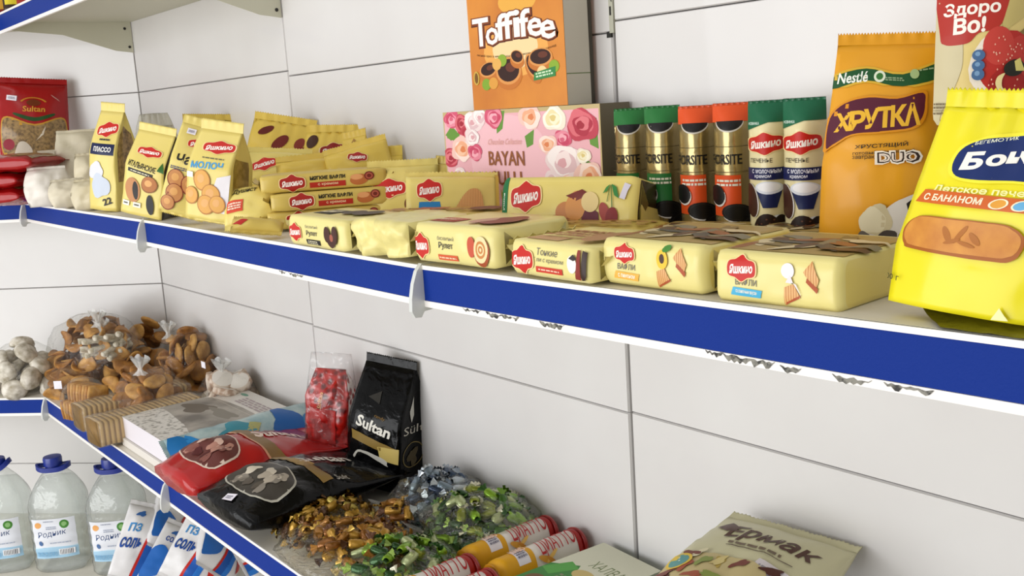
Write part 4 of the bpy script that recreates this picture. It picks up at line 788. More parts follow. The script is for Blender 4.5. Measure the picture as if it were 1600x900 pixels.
# ------------------------------------------------------------------ lower shelf: biscuits in tied clear bags
FILMC = CLEAR('clear_film', '#fdfdfc', .012, .55, 50, 1.); KNOT = CLEAR('clear_film_gathered', '#fafaf8', .42, .9, 70, 1.)
def disc_mesh(name, mat, rx, ry, t, wav=0., dome=0., seed=0, n=20, sq=0., rim=None):
    """thin baked biscuit with a rounded edge"""
    g = Geo(); vs = []; prof = [(0, t/2+dome), (.45, t/2+dome*.85), (.8, t/2+dome*.4), (.95, t*.36), (1, 0), (.95, -t*.38), (.7, -t/2), (0, -t/2)]
    for k, (r, z) in enumerate(prof):
        for i in range(n):
            a = 2*math.pi*i/n; c, s = math.cos(a), math.sin(a)
            m = 1 if not sq else 1/max(abs(c), abs(s))**sq
            x, y = rx*r*c*m, ry*r*s*m
            z2 = z+wav*(x*x/(rx*rx)-y*y/(ry*ry))*.5+t*.18*noise.noise(Vector((x*90, y*90, seed)))
            vs.append((x, y, z2))
    fs = [(k*n+i, (k+1)*n+i, (k+1)*n+(i+1) % n, k*n+(i+1) % n) for k in range(len(prof)-1) for i in range(n)]
    g.add(vs, fs, mat)
    if rim:
        for k in range(2, 5):
            pass
    me_o = g.build(name); return me_o
def proto(o):                                 # keep the mesh, drop the first object until it is placed
    me = o.data; bpy.data.objects.remove(o); return me
BAKE = [two_tone('baked_brown', '#94642a', '#c8944c', 45, .6, .35, .7, bump=.4), two_tone('baked_tan', '#a87838', '#d8aa60', 45, .6, .35, .7, bump=.4), two_tone('baked_dark', '#7d5220', '#b8823e', 45, .6, .35, .7, bump=.4)]
GLAZ = two_tone('sugar_glaze', '#a89d86', '#e8e2d6', 50, .45, .3, .65, bump=.4); STICK = two_tone('sugared_stick', '#b3a88f', '#e6dfd0', 90, .6, .35, .65, bump=.5)
ME_OVAL = [proto(disc_mesh('oval_biscuit', m, .034, .023, .010, .004, .003, i)) for i, m in enumerate(BAKE)]
ME_ROUND = [proto(disc_mesh('round_biscuit', m, .030, .030, .009, .002, .002, i+5)) for i, m in enumerate(BAKE)]
ME_WAVY = [proto(disc_mesh('wavy_biscuit', m, .030, .024, .007, .022, .002, i+9)) for i, m in enumerate(BAKE)]
ME_SQ = [proto(disc_mesh('square_cracker', m, .026, .026, .008, 0, 0, i+12, 24, .75)) for i, m in enumerate(BAKE[:2])]
ME_GING = [proto(disc_mesh('glazed_gingerbread', GLAZ, .034, .034, .018, 0, .014, i+20)) for i in range(2)]
def zeph(seed):
    g = Geo(); n = 28; pr_ = [(0, .011), (.6, .0105), (.84, .009)]; ri = [(.84, .009), (1., .007), (1.02, 0), (1., -.007), (.6, -.01), (0, -.01)]
    for prof, mat in ((pr_, M('#e6e0d8', .7)), (ri, two_tone('pink_brown_rim', '#b59a84', '#dccdbd', 60, .6))):
        vs = []
        for r, z in prof:
            for i in range(n):
                a = 2*math.pi*i/n; k = .031*r*(1+(.04*math.cos(9*a) if r > .9 else 0)); vs.append((k*math.cos(a), k*math.sin(a), z))
        g.add(vs, [(k*n+i, (k+1)*n+i, (k+1)*n+(i+1) % n, k*n+(i+1) % n) for k in range(len(prof)-1) for i in range(n)], mat)
    return proto(g.build('marshmallow_round'))
ME_ZEPH = [zeph(0)]
def stick(seed):
    g = Geo(); pts = [(0, .002*math.sin(i*.9+seed), -.055+.11*i/10+0) for i in range(11)]; g.tube(pts, [.0075+.0012*math.sin(i*2.1+seed) for i in range(11)], STICK, 10); return proto(g.build('sugared_stick'))
ME_STICK = [stick(0), stick(2)]
def place_mesh(me, name, label, cat, group, loc, rot):
    o = bpy.data.objects.new(name, me); COL.objects.link(o); o.location = loc; o.rotation_euler = rot; return tag(o, label, cat, group)
def film_blob(label, c, rx, ry, rz, knot=None, name='film_bag', seed=1, zf=None, yaw=0., mat=None, cat='film bag', flat=.02, group=None, noise_amp=.08):
    """tied clear bag over its contents; c = base centre on the shelf"""
    root = empty(name, label, cat, group); g = Geo(); nu, nv = 40, 22; vs = []; cy, sy = math.cos(yaw), math.sin(yaw)
    k = knot or (0, 0, 1)
    for j in range(nv+1):
        th = math.pi*j/nv
        for i in range(nu):
            a = 2*math.pi*i/nu; d = Vector((math.sin(th)*math.cos(a), math.sin(th)*math.sin(a), -math.cos(th)))
            n = 1+noise_amp*noise.noise(d*3.1+Vector((seed*3.3, 0, 0)))+noise_amp*.5*noise.noise(d*7.3+Vector((seed, 5, 0)))
            x, y, z = d.x*rx*n, d.y*ry*n, rz*(.92+d.z*n)
            if knot:                           # pull the film towards the knot
                q = Vector((x, y, z)); kk = Vector(k); f = max(0, 1-(q-kk).length/(.55*max(rx, rz)))**2; q = q.lerp(kk, f*.8)+Vector((math.sin(a*13), math.cos(a*11), 0))*.003*f; x, y, z = q
            vs.append((x*cy-y*sy, x*sy+y*cy, max(z, .001)))
    g.add(vs, [(j*nu+i, j*nu+(i+1) % nu, (j+1)*nu+(i+1) % nu, (j+1)*nu+i) for j in range(nv) for i in range(nu)], mat or FILMC); g.build('film', root)
    if knot:
        g = Geo(); kx, ky, kz = k[0]*cy-k[1]*sy, k[0]*sy+k[1]*cy, k[2]; prof = []
        vs = []; n = 26
        for j, (r, z) in enumerate(((.018, -.012), (.008, -.003), (.006, .003), (.010, .010), (.019, .022), (.024, .030))):
            for i in range(n):
                a = 2*math.pi*i/n; rr = r*(1+(.28 if j != 1 and j != 2 else .08)*math.sin(a*6+seed+j*.3)+.15*math.sin(a*3+j)); vs.append((kx+rr*math.cos(a), ky+rr*math.sin(a)*.8, kz+z+.006*math.sin(a*5+seed)*(j > 3)))
        g.add(vs, [(j*n+i, j*n+(i+1) % n, (j+1)*n+(i+1) % n, (j+1)*n+i) for j in range(5) for i in range(n)], KNOT); g.build('gathered_knot', root)
    root.location = Vector(c); return root
def heap(c, rx, ry, rz, n, meshes, name, label, cat, group, seed, dmin, flatness=.5, yaw=0.):
    """individual pieces heaped in a dome; nothing closer than dmin"""
    rd = random.Random(seed); pts = []; tries = 0; cy, sy = math.cos(yaw), math.sin(yaw)
    while len(pts) < n and tries < 12000:
        tries += 1; a = rd.uniform(0, 2*math.pi); t = rd.random(); rr = 1 if rd.random() < .75 else rd.random()
        d = Vector((math.cos(a)*math.sqrt(1-t*t), math.sin(a)*math.sqrt(1-t*t), t))*rr
        p = Vector((d.x*rx*cy-d.y*ry*sy, d.x*rx*sy+d.y*ry*cy, .012+d.z*rz))
        if (c[0] > .5 and c[1]+p.y < -.342) or c[1]+p.y > -.02: continue
        if all((p-q).length > dmin for q, _ in pts): pts.append((p, d))
    for p, d in pts:
        nrm = Vector((d.x, d.y, d.z+.25)).normalized()
        q = nrm.to_track_quat('Z', 'Y') @ Euler((rd.uniform(-flatness, flatness)*1.5, rd.uniform(-flatness, flatness)*1.5, rd.uniform(0, 6.28))).to_quaternion()
        place_mesh(meshes[rd.randrange(len(meshes))], name, label, cat, group, Vector(c)+p, q.to_euler())
def at(px, py, z=ZL): return onz(px, py, z)
# white glazed gingerbread, left edge
c = at(12, 616); c.y += .05
heap(c, .085, .07, .125, 22, ME_GING, 'glazed_gingerbread', 'white glazed round gingerbread in the clear bag at the left edge of the lower shelf', 'gingerbread', 'gingerbread in the left clear bag', 3, .046, .5)
film_blob('clear bag of white glazed gingerbread at the left edge of the lower shelf', c, .108, .095, .075, None, seed=3)
# brown wavy biscuits, big heap behind
c = at(140, 606); c += Vector((.02, .03, 0))
heap(c, .155, .10, .185, 84, ME_WAVY, 'wavy_biscuit', 'curled brown biscuit in the large heap against the angled corner wall', 'biscuit', 'curled biscuits in the corner heap', 5, .031, .8, R_(20))
film_blob('clear bag over the heap of curled brown biscuits against the angled wall', c, .168, .112, .112, (.06, -.03, .20), seed=5, yaw=R_(20))
c = at(196, 590); c += Vector((.08, .05, .0))
heap(c, .07, .06, .16, 14, ME_ROUND, 'round_biscuit', 'round brown biscuit high at the back of the corner heap, below the white panel seam', 'biscuit', 'round biscuits at the back of the corner', 6, .034, .6)
# white sugared sticks on top
c = at(188, 604); c += Vector((.03, -.02, .085))
rd = random.Random(8)
for i in range(20):
    a = -1.3+.14*i+rd.uniform(-.1, .1); l = c+Vector((.035*math.cos(a*1.3), .03*math.sin(a*1.7), .028+.02*(i % 3)+rd.uniform(-.004, .004)))
    place_mesh(ME_STICK[i % 2], 'sugared_stick', 'pale sugared biscuit stick in the tied bag on top of the brown biscuits', 'biscuit stick', 'sugared sticks in the tied bag', l, Euler((R_(90+rd.uniform(-22, 22)), rd.uniform(-.3, .3), a*.8+.5)))
film_blob('tied clear bag of pale sugared sticks lying on top of the brown biscuits', c+Vector((0, 0, -.004)), .085, .075, .048, (.0, -.02, .095), seed=8)
# round biscuits at the right, by the main wall
c = at(272, 612); c += Vector((.03, .045, 0))
heap(c, .09, .07, .15, 44, ME_ROUND, 'round_biscuit', 'round brown biscuit in the tall tied bag touching the main wall', 'biscuit', 'round biscuits in the tall tied bag', 11, .031, .7)
o = film_blob('tall tied clear bag of round biscuits touching the main wall, price sticker on its front', c, .112, .09, .092, (-.05, -.035, .16), seed=11)
g = Geo(); sc_ = ony(318, 570, c.y-.085)-o.location; g.box((sc_.x-.012, sc_.y-.001, sc_.z-.008), (sc_.x+.012, sc_.y, sc_.z+.008), M('#ece8ee', .5)); g.build('price_sticker', o, smooth=False).rotation_euler = (0, 0, 0)
# oval biscuits in the front tied bag
c = at(208, 654); c += Vector((.02, .04, 0))
heap(c, .12, .065, .10, 44, ME_OVAL, 'oval_biscuit', 'oval brown biscuit in the tied bag behind the long wafer rows', 'biscuit', 'oval biscuits in the front tied bag', 13, .031, .7, R_(-20))
o = film_blob('tied clear bag of oval biscuits behind the long wafer rows, knot uppermost', c, .138, .085, .064, (.045, -.01, .135), seed=13, yaw=R_(-20))
# square crackers
c = at(106, 652)
for i in range(8):
    place_mesh(ME_SQ[i % 2], 'square_cracker', 'square cracker in the upright row at the shelf rail', 'cracker', 'square crackers in the upright row', c+Vector((.012+.0125*i, .03+.0035*i, .066)), Euler((R_(90), R_(4+i), R_(88))))
for i in range(7):
    place_mesh(ME_SQ[i % 2], 'square_cracker', 'square cracker in the lower upright row at the shelf rail', 'cracker', 'square crackers in the lower row', c+Vector((.0+.0125*i, .012+.0035*i, .022)), Euler((R_(90), R_(-3+i), R_(86))))
place_mesh(ME_SQ[1], 'square_cracker', 'single square cracker showing its flat face left of the upright rows', 'cracker', None, at(100, 616)+Vector((.02, .02, .075)), Euler((R_(62), 0, R_(60))))
film_blob('clear bag around the upright rows of square crackers at the rail', c+Vector((.05, .035, 0)), .085, .055, .055, None, seed=15)
c2 = at(75, 622)+Vector((.03, .06, 0))
heap(c2, .06, .05, .05, 12, ME_WAVY, 'wavy_biscuit', 'curled brown biscuit at the rail beside the white gingerbread', 'biscuit', 'curled biscuits beside the gingerbread', 17, .03, .7)
o = film_blob('small clear bag of curled biscuits beside the white gingerbread, price sticker on front', c2, .085, .07, .045, None, seed=17)
g = Geo(); g.box((-.011, -.0745, .04), (.011, -.0735, .062), M('#ece8f0', .5)); ps = g.build('price_sticker', o, smooth=False); ps.rotation_euler = (0, 0, R_(48))
# two long rows of thin wafers in film
WROW = two_tone('stacked_wafer_edges', '#8d7444', '#d0b887', 24, .55, .3, .7, 'wave', bump=.3)
for k, (A_, B_, lab) in enumerate((((134, 681), (297, 641), 'long row of thin biscuits in film, behind its twin and before the tied bags'), ((160, 706), (322, 662), 'long row of thin biscuits in film, front one beside the speckled carton'))):
    A3, B3 = at(*A_), at(*B_); d = B3-A3; ln = d.length; d.normalize(); g0 = empty('biscuit_row', lab, 'biscuit row', 'long biscuit rows')
    L = Loft(.085, ln, .062, c=.9, p=6, nf=8, ns=4, nv=60, amp=.0012, seed=150+k, wv=lambda v: .97+.03*math.sin(v*190), tv=lambda v: .97+.03*math.sin(v*190), freq=60)
    q = Geo(); m_ = two_tone('stacked_biscuits', '#94743e', '#d8bc86', 26, .6, .05, .6, 'wave', bump=.6); L.mesh(q, {'front': m_}); q.build('biscuits', g0)
    L = Loft(.092, ln*1.04, .069, c=.8, p=4, nf=8, ns=4, nv=26, amp=.003, seed=154+k); q = Geo(); L.mesh(q, {'front': CLEAR('milky_film', '#f6f2e8', .09, .6, 45, .8)}); q.build('film', g0)
    g0.rotation_euler = Euler((R_(-90), 0, math.atan2(d.y, d.x)-R_(90))); n_ = Vector((-d.y, d.x, 0)); g0.location = A3+n_*.045; settle(g0, ZL)
# white marshmallow rounds
c = at(338, 650); c += Vector((.015, .03, 0))
heap(c, .078, .055, .088, 24, ME_ZEPH, 'marshmallow_round', 'white round marshmallow with pinkish rim in the tied bag by the speckled carton', 'marshmallow', 'marshmallow rounds in the tied bag', 19, .037, .6)
film_blob('tied clear bag of white marshmallow rounds by the back corner of the speckled carton', c, .092, .07, .058, (.0, -.01, .112), seed=19)
# ------------------------------------------------------------------ speckled carton and what lies beside it
TERR = two_tone('speckled_print', '#8f8a80', '#dcd7cf', 95, .45, .34, .5, coat=.2)
def boxtop(p):
    p.poly([(0, 0), (0, .42), (.1, .40), (1, .3), (1, 0)], TERR); p.poly([(0, .34), (.06, .7), (1, .7), (1, .22), (.6, .26), (.2, .3)], two_tone('grey_photo_print', '#77716a', '#b7b0a6', 12, .45, .35, .65)); p.ell(.25, .5, .16, .1, '#6f6558', 10, wob=.2); p.ell(.55, .58, .2, .06, '#8b857a', 0, wob=.2)
    p.ell(.2, .92, .06, .02, '#6fa08c'); p.lines(.55, .84, .5, .12, 4, '#b3a3a6'); p.rect(0, .70, 1, .705, '#cfc8be')
def boxside(p): p.rect(0, 0, 1, 1, TERR)
x0, x1, y0, y1 = .675, .985, -.345, -.045
cb = hardbox('carton', 'flat white carton with speckled and grey printed lid on the lower shelf', 'carton', None, x1-x0, y1-y0, .048, {'front': M('#dcd7d0', .4, .2), 'right': M('#d6d2cc', .45), 'left': M('#dcd7d0', .4), 'back': M('#d6d2cc', .5), 'bottom': M('#e0dbe0', .45)}, [('front', boxtop), ('right', lambda p: (p.rect(.92, 0, 1, .6, '#2a2a2a'), p.poly([(.5, .02), (.58, .0), (.3, .14), (.26, .14)], '#26302a'), p.rect(.1, 0, .14, 1, '#8a8680')))])
cb.rotation_euler = Euler((R_(-90), 0, 0)); cb.location = ((x0+x1)/2, y0, 0); settle(cb, ZL+.019)
c3 = hardbox('carton', 'thin plain white carton lying under the speckled carton', 'carton', None, x1-x0+.015, y1-y0+.005, .018, {'front': M('#d9d4cc', .5)}, [])
c3.rotation_euler = Euler((R_(-90), 0, 0)); c3.location = ((x0+x1)/2+.008, y0-.006, 0); settle(c3, ZL)
AQUA = two_tone('aqua_print', '#7da3ad', '#b9cbc9', 20, .3, .35, .65, coat=.4)
def aq(p):
    p.ell(.5, .06, .5, .10, '#1f78b4', wob=.1); p.ell(.55, .16, .4, .06, '#2f8cc8', 10, wob=.2); p.ell(.5, .76, .46, .12, '#1c68b0', 10, wob=.15); p.ell(.35, .42, .25, .12, '#4f98a8', 0, wob=.2); p.poly([(.2, .52), (.8, .36), (.9, .4), (.3, .58)], '#b3b27a'); p.ell(.6, .9, .3, .06, '#3f8cc0')
r = bag('film_packet', 'blue and clear film packet tucked between the speckled carton and red bag', 'film packet', None, .125, .345, .05, AQUA, prints=[('front', aq)], c=.2, tv=PIL_T, seed=161, amp=.004, seals=(.012, .01), nf=16)
r.rotation_euler = Euler((R_(-90), R_(38), R_(2))); r.location = (1.045, -.36, 0); settle(r, ZL+.004)
# lying red and black bags, bottoms over the rail
def lying(label, W, Ln, T, film, x, yfront, rz, prints, wins, seed, dz=0, name='sweet_bag', sticker=None, roll=0, group='printed sweet bags', lean=-90):
    r = bag(name, label, 'sweet bag', group, W, Ln, T, film, prints=prints, windows=wins, c=.35, p=2.6, tv=lambda v: (.35+2.6*v if v < .25 else 1 if v < .45 else max(.03, 1-((v-.45)/.55)**1.3)), wv=lambda v: .92+.08*math.sin(min(1, v*6)*1.57), seed=seed, amp=.005, seals=(.018, 0), nf=20, nv=30, sticker=sticker)
    r.rotation_euler = Euler((R_(lean), R_(roll), R_(rz))); r.location = (x, yfront, 0); return settle(r, ZL+dz)
def sweetwin(cols, fr='#d8c4b4'):
    def f(p):
        o_ = [(.16, .14), (.10, .26), (.2, .36), (.5, .4), (.8, .36), (.9, .26), (.84, .14), (.5, .1)]; p.poly(o_, fr); p.poly([(.5+(u-.5)*.95, .25+(v-.25)*.94) for u, v in o_], cols[0]); rd = random.Random(4)
        for i in range(14): p.ell(.25+.5*rd.random(), .16+.18*rd.random(), .07, .03, cols[1+i % (len(cols)-1)], rd.random()*180, wob=.15, seed=i)
    return f
lying('red bag with clear window lying over the shelf rail, left of the black lying bag', .205, .315, .105, FILM('#b01c1a', .22, .45), 1.165, -.405, 2, [('front', lambda p: (p.poly([(0, .44), (0, .54), (1, .60), (1, .50)], '#8f6f3c'), p.poly([(0, .43), (0, .445), (1, .505), (1, .49)], '#d9a080'), p.text('Sultan', .5, .70, .5, .13, '#f0dcd0', .03, 90, .1)))], [('front', sweetwin(['#6d3a34', '#8d5a50', '#b98a7a', '#5a1c1c', '#d9b8a8']))], 171, roll=0)
lying('black bag with clear window lying over the shelf rail, beside the red one', .215, .315, .095, BLACK, 1.375, -.395, 4, [('front', lambda p: (p.poly([(0, .43), (0, .50), (.9, .56), (.9, .49)], '#8f7440'), p.rect(.3, .47, .62, .55, '#a88a4e', 4), p.text('Sultan', .45, .68, .5, .13, '#e6e2da', .03, 90, .1), p.text('Sult', .88, .62, .12, .05, '#c9c4ba', .0, 90)))], [('front', sweetwin(['#4a453e', '#8d857a', '#b5aa9a', '#5e564c', '#cfc5b4'], '#b9b5a8'))], 173, roll=2, sticker=(.52, .045, .12, .05, 15))
# standing black bag
def blk(p):
    p.text('Sultan', .52, .52, .66, .10, '#e6e2d8', .03, -10, .12); p.text('candy', .62, .6, .2, .03, '#8a6a30', 0, -10); p.poly([(.1, .46), (.1, .38), (.95, .30), (.95, .37)], '#8f7638'); p.poly([(.62, .36), (.66, .25), (1, .24), (1, .37)], '#c9b36a'); p.poly([(.3, .74), (.55, .70), (.52, .80)], '#2c2820')
    p.poly([(.15, .24), (.3, .30), (.75, .26), (.8, .22), (.78, .21), (.3, .28), (.18, .22)], '#c9c6bc')
def blks(p): p.text('Sült', .5, .5, .7, .07, '#cfcabe', .0, 0, .1); p.poly([(.3, .66), (.45, .78), (.5, .62), (.42, .56)], '#d9d6cc'); p.ring(.5, .28, .36, .11, .08, '#8a7a4a'); p.ell(.5, .26, .16, .07, '#5a4f34', wob=.3)
bagS(606, 772, 102, 202, .105, yaw=-40, lean=5, tilt=5, z=ZL, name='sweet_bag', label='black bag standing upright by the main wall, beside the clear bag of red sweets', cat='sweet bag', group='printed sweet bags', film=BLACK, prints=[('front', blk), ('right', blks)], c=.9, tv=lambda v: 1 if v < .55 else max(.03, 1-((v-.55)/.45)**1.2), ns=8, wv=lambda v: 1-.03*v*v, crease=.004, seed=175, amp=.003, seals=(.018, 0))
# standing clear bag of red sweets
p, W, H = S(520, 736, 74, 178, ZL)
g0 = empty('sweet_bag', 'clear standing bag of red sweets with white lower label band, beside the black standing bag', 'sweet bag', 'printed sweet bags')
L = Loft(W, H, .07, c=.8, tv=BOX_T, wv=lambda v: 1-.1*v, ns=5, seed=177, amp=.003, pleat=.004); q = Geo(); L.mesh(q, {'front': CLEAR('shiny_clear', '#ffffff', .03, 1., 34, 1.)}); q.build('film', g0)
L2 = Loft(W*.97, H*.86, .064, c=.8, tv=lambda v: 1 if v < .7 else max(.1, 1-((v-.7)/.3)**1.6), wv=lambda v: 1 if v < .75 else 1-.3*(v-.75)/.25, ns=6, seed=178, amp=.008, freq=45); q = Geo()
L2.mesh(q, {'front': two_tone('red_wrapped_sweets', '#6d0a08', '#c2241a', 60, .25, .25, .6, 'voronoi', coat=.6, bump=.5), 'right': two_tone('red_white_sweets', '#9c2018', '#e6dcd6', 70, .25, .35, .6, 'voronoi', coat=.6, bump=.6)})
pq = Pr(H*.75/W); pq.poly([(.04, .16), (.08, .62), (.75, .6), (.72, .1)], '#b3201a'); pq.poly([(.02, .02), (.04, .14), (.72, .08), (.7, -.02)], '#e4d8dc'); pq.rect(.12, .3, .62, .5, '#9a1814'); pq.text('Sultan', .38, .7, .3, .05, '#e0a878', .02, 80); pq.lines(.36, .06, .4, .05, 2, '#a89a9c', -8); pq.lay(q, L2, 'front')
q.build('sweets', g0); pose(g0, p, ZL, -24, 3, 4, .035)
# ------------------------------------------------------------------ bags of twist-wrapped sweets
FOIL = lambda h: M(h, .22, .2, .5, 150, metal=.5)
def candy(body, tail, seed):
    g = Geo(); n = 8; vs = []; rd = random.Random(seed)
    for x, r in ((-.0145, .0045), (-.012, .0078), (-.004, .0088), (.004, .0086), (.012, .0078), (.0145, .0045)):
        for i in range(n):
            a = 2*math.pi*i/n; k = 1+.12*rd.uniform(-1, 1); vs.append((x, r*k*math.cos(a), r*k*.82*math.sin(a)))
    g.add(vs, [(j*n+i, j*n+(i+1) % n, (j+1)*n+(i+1) % n, (j+1)*n+i) for j in range(5) for i in range(n)], body)
    for s in (-1, 1):
        vs = []; m = 7
        for t, w_ in ((0, .0028), (.5, .006), (1, .0105)):
            for i in range(m):
                u = -1+2*i/(m-1); vs.append((s*(.014+.013*t-.002*abs(u)*t), u*w_, .0022*t*(1 if i % 2 else -1)+rd.uniform(-.0006, .0006)))
        g.add(vs, [(j*m+i, j*m+i+1, (j+1)*m+i+1, (j+1)*m+i) for j in range(2) for i in range(m-1)], tail)
    return proto(g.build('wrapped_sweet'))
SW = {'gold': [candy(FOIL(a), FOIL(b), i) for i, (a, b) in enumerate((('#b08a34', '#8a6424'), ('#c8a648', '#80611f'), ('#5c3a14', '#b8943c'), ('#b3a04c', '#6d4a20')))],
      'brown': [candy(FOIL(a), FOIL(b), i+5) for i, (a, b) in enumerate((('#8a5a20', '#b07c30'), ('#c09640', '#5e3a1c'), ('#9a6c2a', '#d0aa52')))],
      'green': [candy(FOIL(a), FOIL(b), i+9) for i, (a, b) in enumerate((('#446d24', '#769c2e'), ('#86ab2c', '#3f6a30'), ('#b4bd8e', '#5c8240'), ('#2f5428', '#9db85a'), ('#8a9230', '#e0ddc4')))],
      'silver': [candy(FOIL(a), FOIL(b), i+15) for i, (a, b) in enumerate((('#7b8994', '#c9d0d6'), ('#3a4d64', '#aab4be'), ('#b4bcc2', '#7d8a98'), ('#26374e', '#b9c2ca')))]}
def sweets(px, py, rx, ry, rz, n, kind, lab, seed, yaw=0., dz=0., dmin=.0155, flap=None, baglab=None):
    c = at(px, py, ZL+dz); 
    heap(c, rx, ry, rz, n, SW[kind], 'wrapped_sweet', lab, 'wrapped sweet', lab.split(' in ')[1] if ' in ' in lab else lab, seed, dmin, .35, yaw)
    root = film_blob(baglab, c, rx*1.12, ry*1.12, rz*.60, None, seed=seed, yaw=yaw, mat=CLEAR('sweet_bag_film', '#fdfdf8', .012, 1.0, 60, 1.), noise_amp=.1)
    if flap:                                   # flat sealed end of the bag
        (u0, v0), (u1, v1), up = flap; a, b = at(u0, v0, ZL+.02)-c, at(u1, v1, ZL+.02)-c; q = Geo(); vs = []
        d = (b-a).normalized(); nn = Vector((d.y, -d.x, 0))
        for s in range(4):
            for i in range(13):
                P3 = a.lerp(b, i/12)+nn*(.012*s-.018)+Vector((0, 0, up*s/3+.002*math.sin(i*1.9+s))); vs.append(P3)
        q.add(vs, [(s*13+i, s*13+i+1, (s+1)*13+i+1, (s+1)*13+i) for s in range(3) for i in range(12)], CLEAR('sealed_film', '#e9e2d6', .3, .8, 60, .6)); q.build('sealed_end', root)
sweets(512, 832, .085, .08, .040, 62, 'gold', 'gold wrapped sweet in the bag against the black lying bag', 201, .3, baglab='clear bag of gold sweets against the black lying bag')
sweets(548, 880, .125, .085, .045, 92, 'brown', 'brown and gold wrapped sweet in the bag at the rail', 203, .2, dz=.012, flap=((590, 792), (660, 840), .02), baglab='clear bag of brown and gold sweets at the rail, with a flat sealed end')
sweets(622, 906, .090, .085, .045, 64, 'green', 'green wrapped sweet in the front bag beside the tube biscuits', 205, 0, dz=.01, flap=((640, 832), (735, 880), .012), baglab='clear bag of green sweets in front, beside the white biscuit tubes')
sweets(688, 812, .085, .075, .072, 74, 'silver', 'silver blue wrapped sweet in the bag touching the main wall', 207, 0, flap=((722, 742), (790, 775), .03), baglab='clear bag of silver blue sweets touching the main wall')
sweets(752, 846, .098, .085, .072, 84, 'green', 'green wrapped sweet in the rear bag behind the white and yellow tubes', 209, .1, flap=((790, 772), (845, 800), .03), baglab='clear bag of green sweets behind the white and yellow tubes, near the wall')
sweets(632, 830, .045, .05, .045, 22, 'brown', 'brown wrapped sweet in the small bag between the gold and silver sweets', 211, 0, baglab='small clear bag of brown sweets between the gold and silver ones')
# ------------------------------------------------------------------ biscuit tubes lying, halva and pale bag
WP = FILM('#e2dcd4', .35, .2)
def tub(p):
    p.rect(0, 0, 1, .40, '#d9a41e'); p.rect(0, .92, 1, 1.0, '#a8201a'); p.rect(.2, .2, .75, .34, '#e6e2e8'); p.lines(.48, .27, .3, .09, 3, '#7d7a88', 90); p.text('хлеб', .3, .27, .5, .09, '#f0c8b0', .02, 90)
    p.text('ЦИАТТО', .55, .69, 1.25, .17, '#b3282a', .01, 90); p.ell(.8, .5, .06, .08, '#cf9a3c', -20); p.ell(.78, .58, .04, .08, '#e0b868', 20); p.ell(.86, .57, .04, .07, '#c98d3a', -30)
def lytube(xc, ya, yb, r_, lab, seed, dz=0, fn=tub, roll=25):
    r = bag('biscuit_tube', lab, 'biscuit tube', 'white and yellow biscuit tubes', 2*r_, yb-ya, 2*r_, WP, prints=[('front', fn)], c=.04, p=2., tv=lambda v: (.55+.45*math.sin(min(1, v/.07)*1.57) if v < .07 else .8+.2*math.sin(min(1, (1-v)/.04)*1.57) if v > .96 else 1), wv=lambda v: (.7+.3*math.sin(min(1, v/.07)*1.57) if v < .07 else .85+.15*math.sin(min(1, (1-v)/.04)*1.57) if v > .96 else 1), ns=2, nf=22, nv=30, seed=seed, amp=.0008, seals=(0, 0))
    q = Geo(); q.lathe([(r_*.72, -.004), (r_*.8, -.0045), (r_*.5, .004), (r_*.2, .006)], M('#c98f1a', .4, .2), 24); e = q.build('folded_end', r); e['label'] = 'yellow folded end'
    q = Geo(); q.lathe([(r_*.86, 0), (r_*.95, .001), (r_*.9, .007), (r_*.5, .008)], M('#9c1c18', .35, .2), 24); e = q.build('end_cap', r); e['label'] = 'red end'; e.location = (0, 0, yb-ya)
    r.rotation_euler = Euler((R_(-90), R_(roll), 0)); r.location = (xc, ya, 0); return settle(r, ZL+dz)
ta_ = ony(868, 842, -.03); r_ = .028
xw = onz(893, 862, ZL+.03).x
lytube(1.815, -.185, -.022, r_, 'white and yellow biscuit tube with red end, touching the green sweets', 221)
lytube(1.885, -.185, -.022, r_, 'white and yellow biscuit tube with red end, next to the halva pack', 223)
lytube(1.838, -.360, -.198, r_, 'white biscuit tube lying in front of the green sweets, cut off by the photo bottom', 225)
lytube(1.900, -.362, -.206, r_, 'white biscuit tube in front of the yellow tubes, barely showing above the photo bottom', 227)
def halva(p): p.rect(0, 0, 1, 1, '#d9d8c4'); p.poly([(0, 0), (0, .4), (.3, .55), (.5, .3), (.4, 0)], '#3f8a3c'); p.poly([(.0, .3), (.15, .55), (.35, .5), (.2, .25)], '#5aa84a'); p.text('ХАЛВА', .6, .66, .5, .13, '#7d8a5a', .0, 0); p.ell(.5, .45, .16, .08, '#cdb87a'); p.lines(.55, .3, .5, .1, 2, '#8a8a70'); p.ell(.2, .1, .14, .1, '#7a5a34')
hb = hardbox('halva_pack', 'pale halva pack with green leaf lying beside the tube biscuits', 'halva pack', None, .13, .17, .046, {'front': M('#d6d5c0', .4, .2), 'right': M('#8f9a84', .45), 'left': M('#c9cbb4', .4), 'back': M('#b8bca8', .5), 'top': M('#8fa08c', .45), 'bottom': M('#3f7a3c', .4)}, [('front', halva)])
hb.rotation_euler = Euler((R_(-90), 0, R_(-4))); hb.location = (2.0, -.19, 0); settle(hb, ZL)
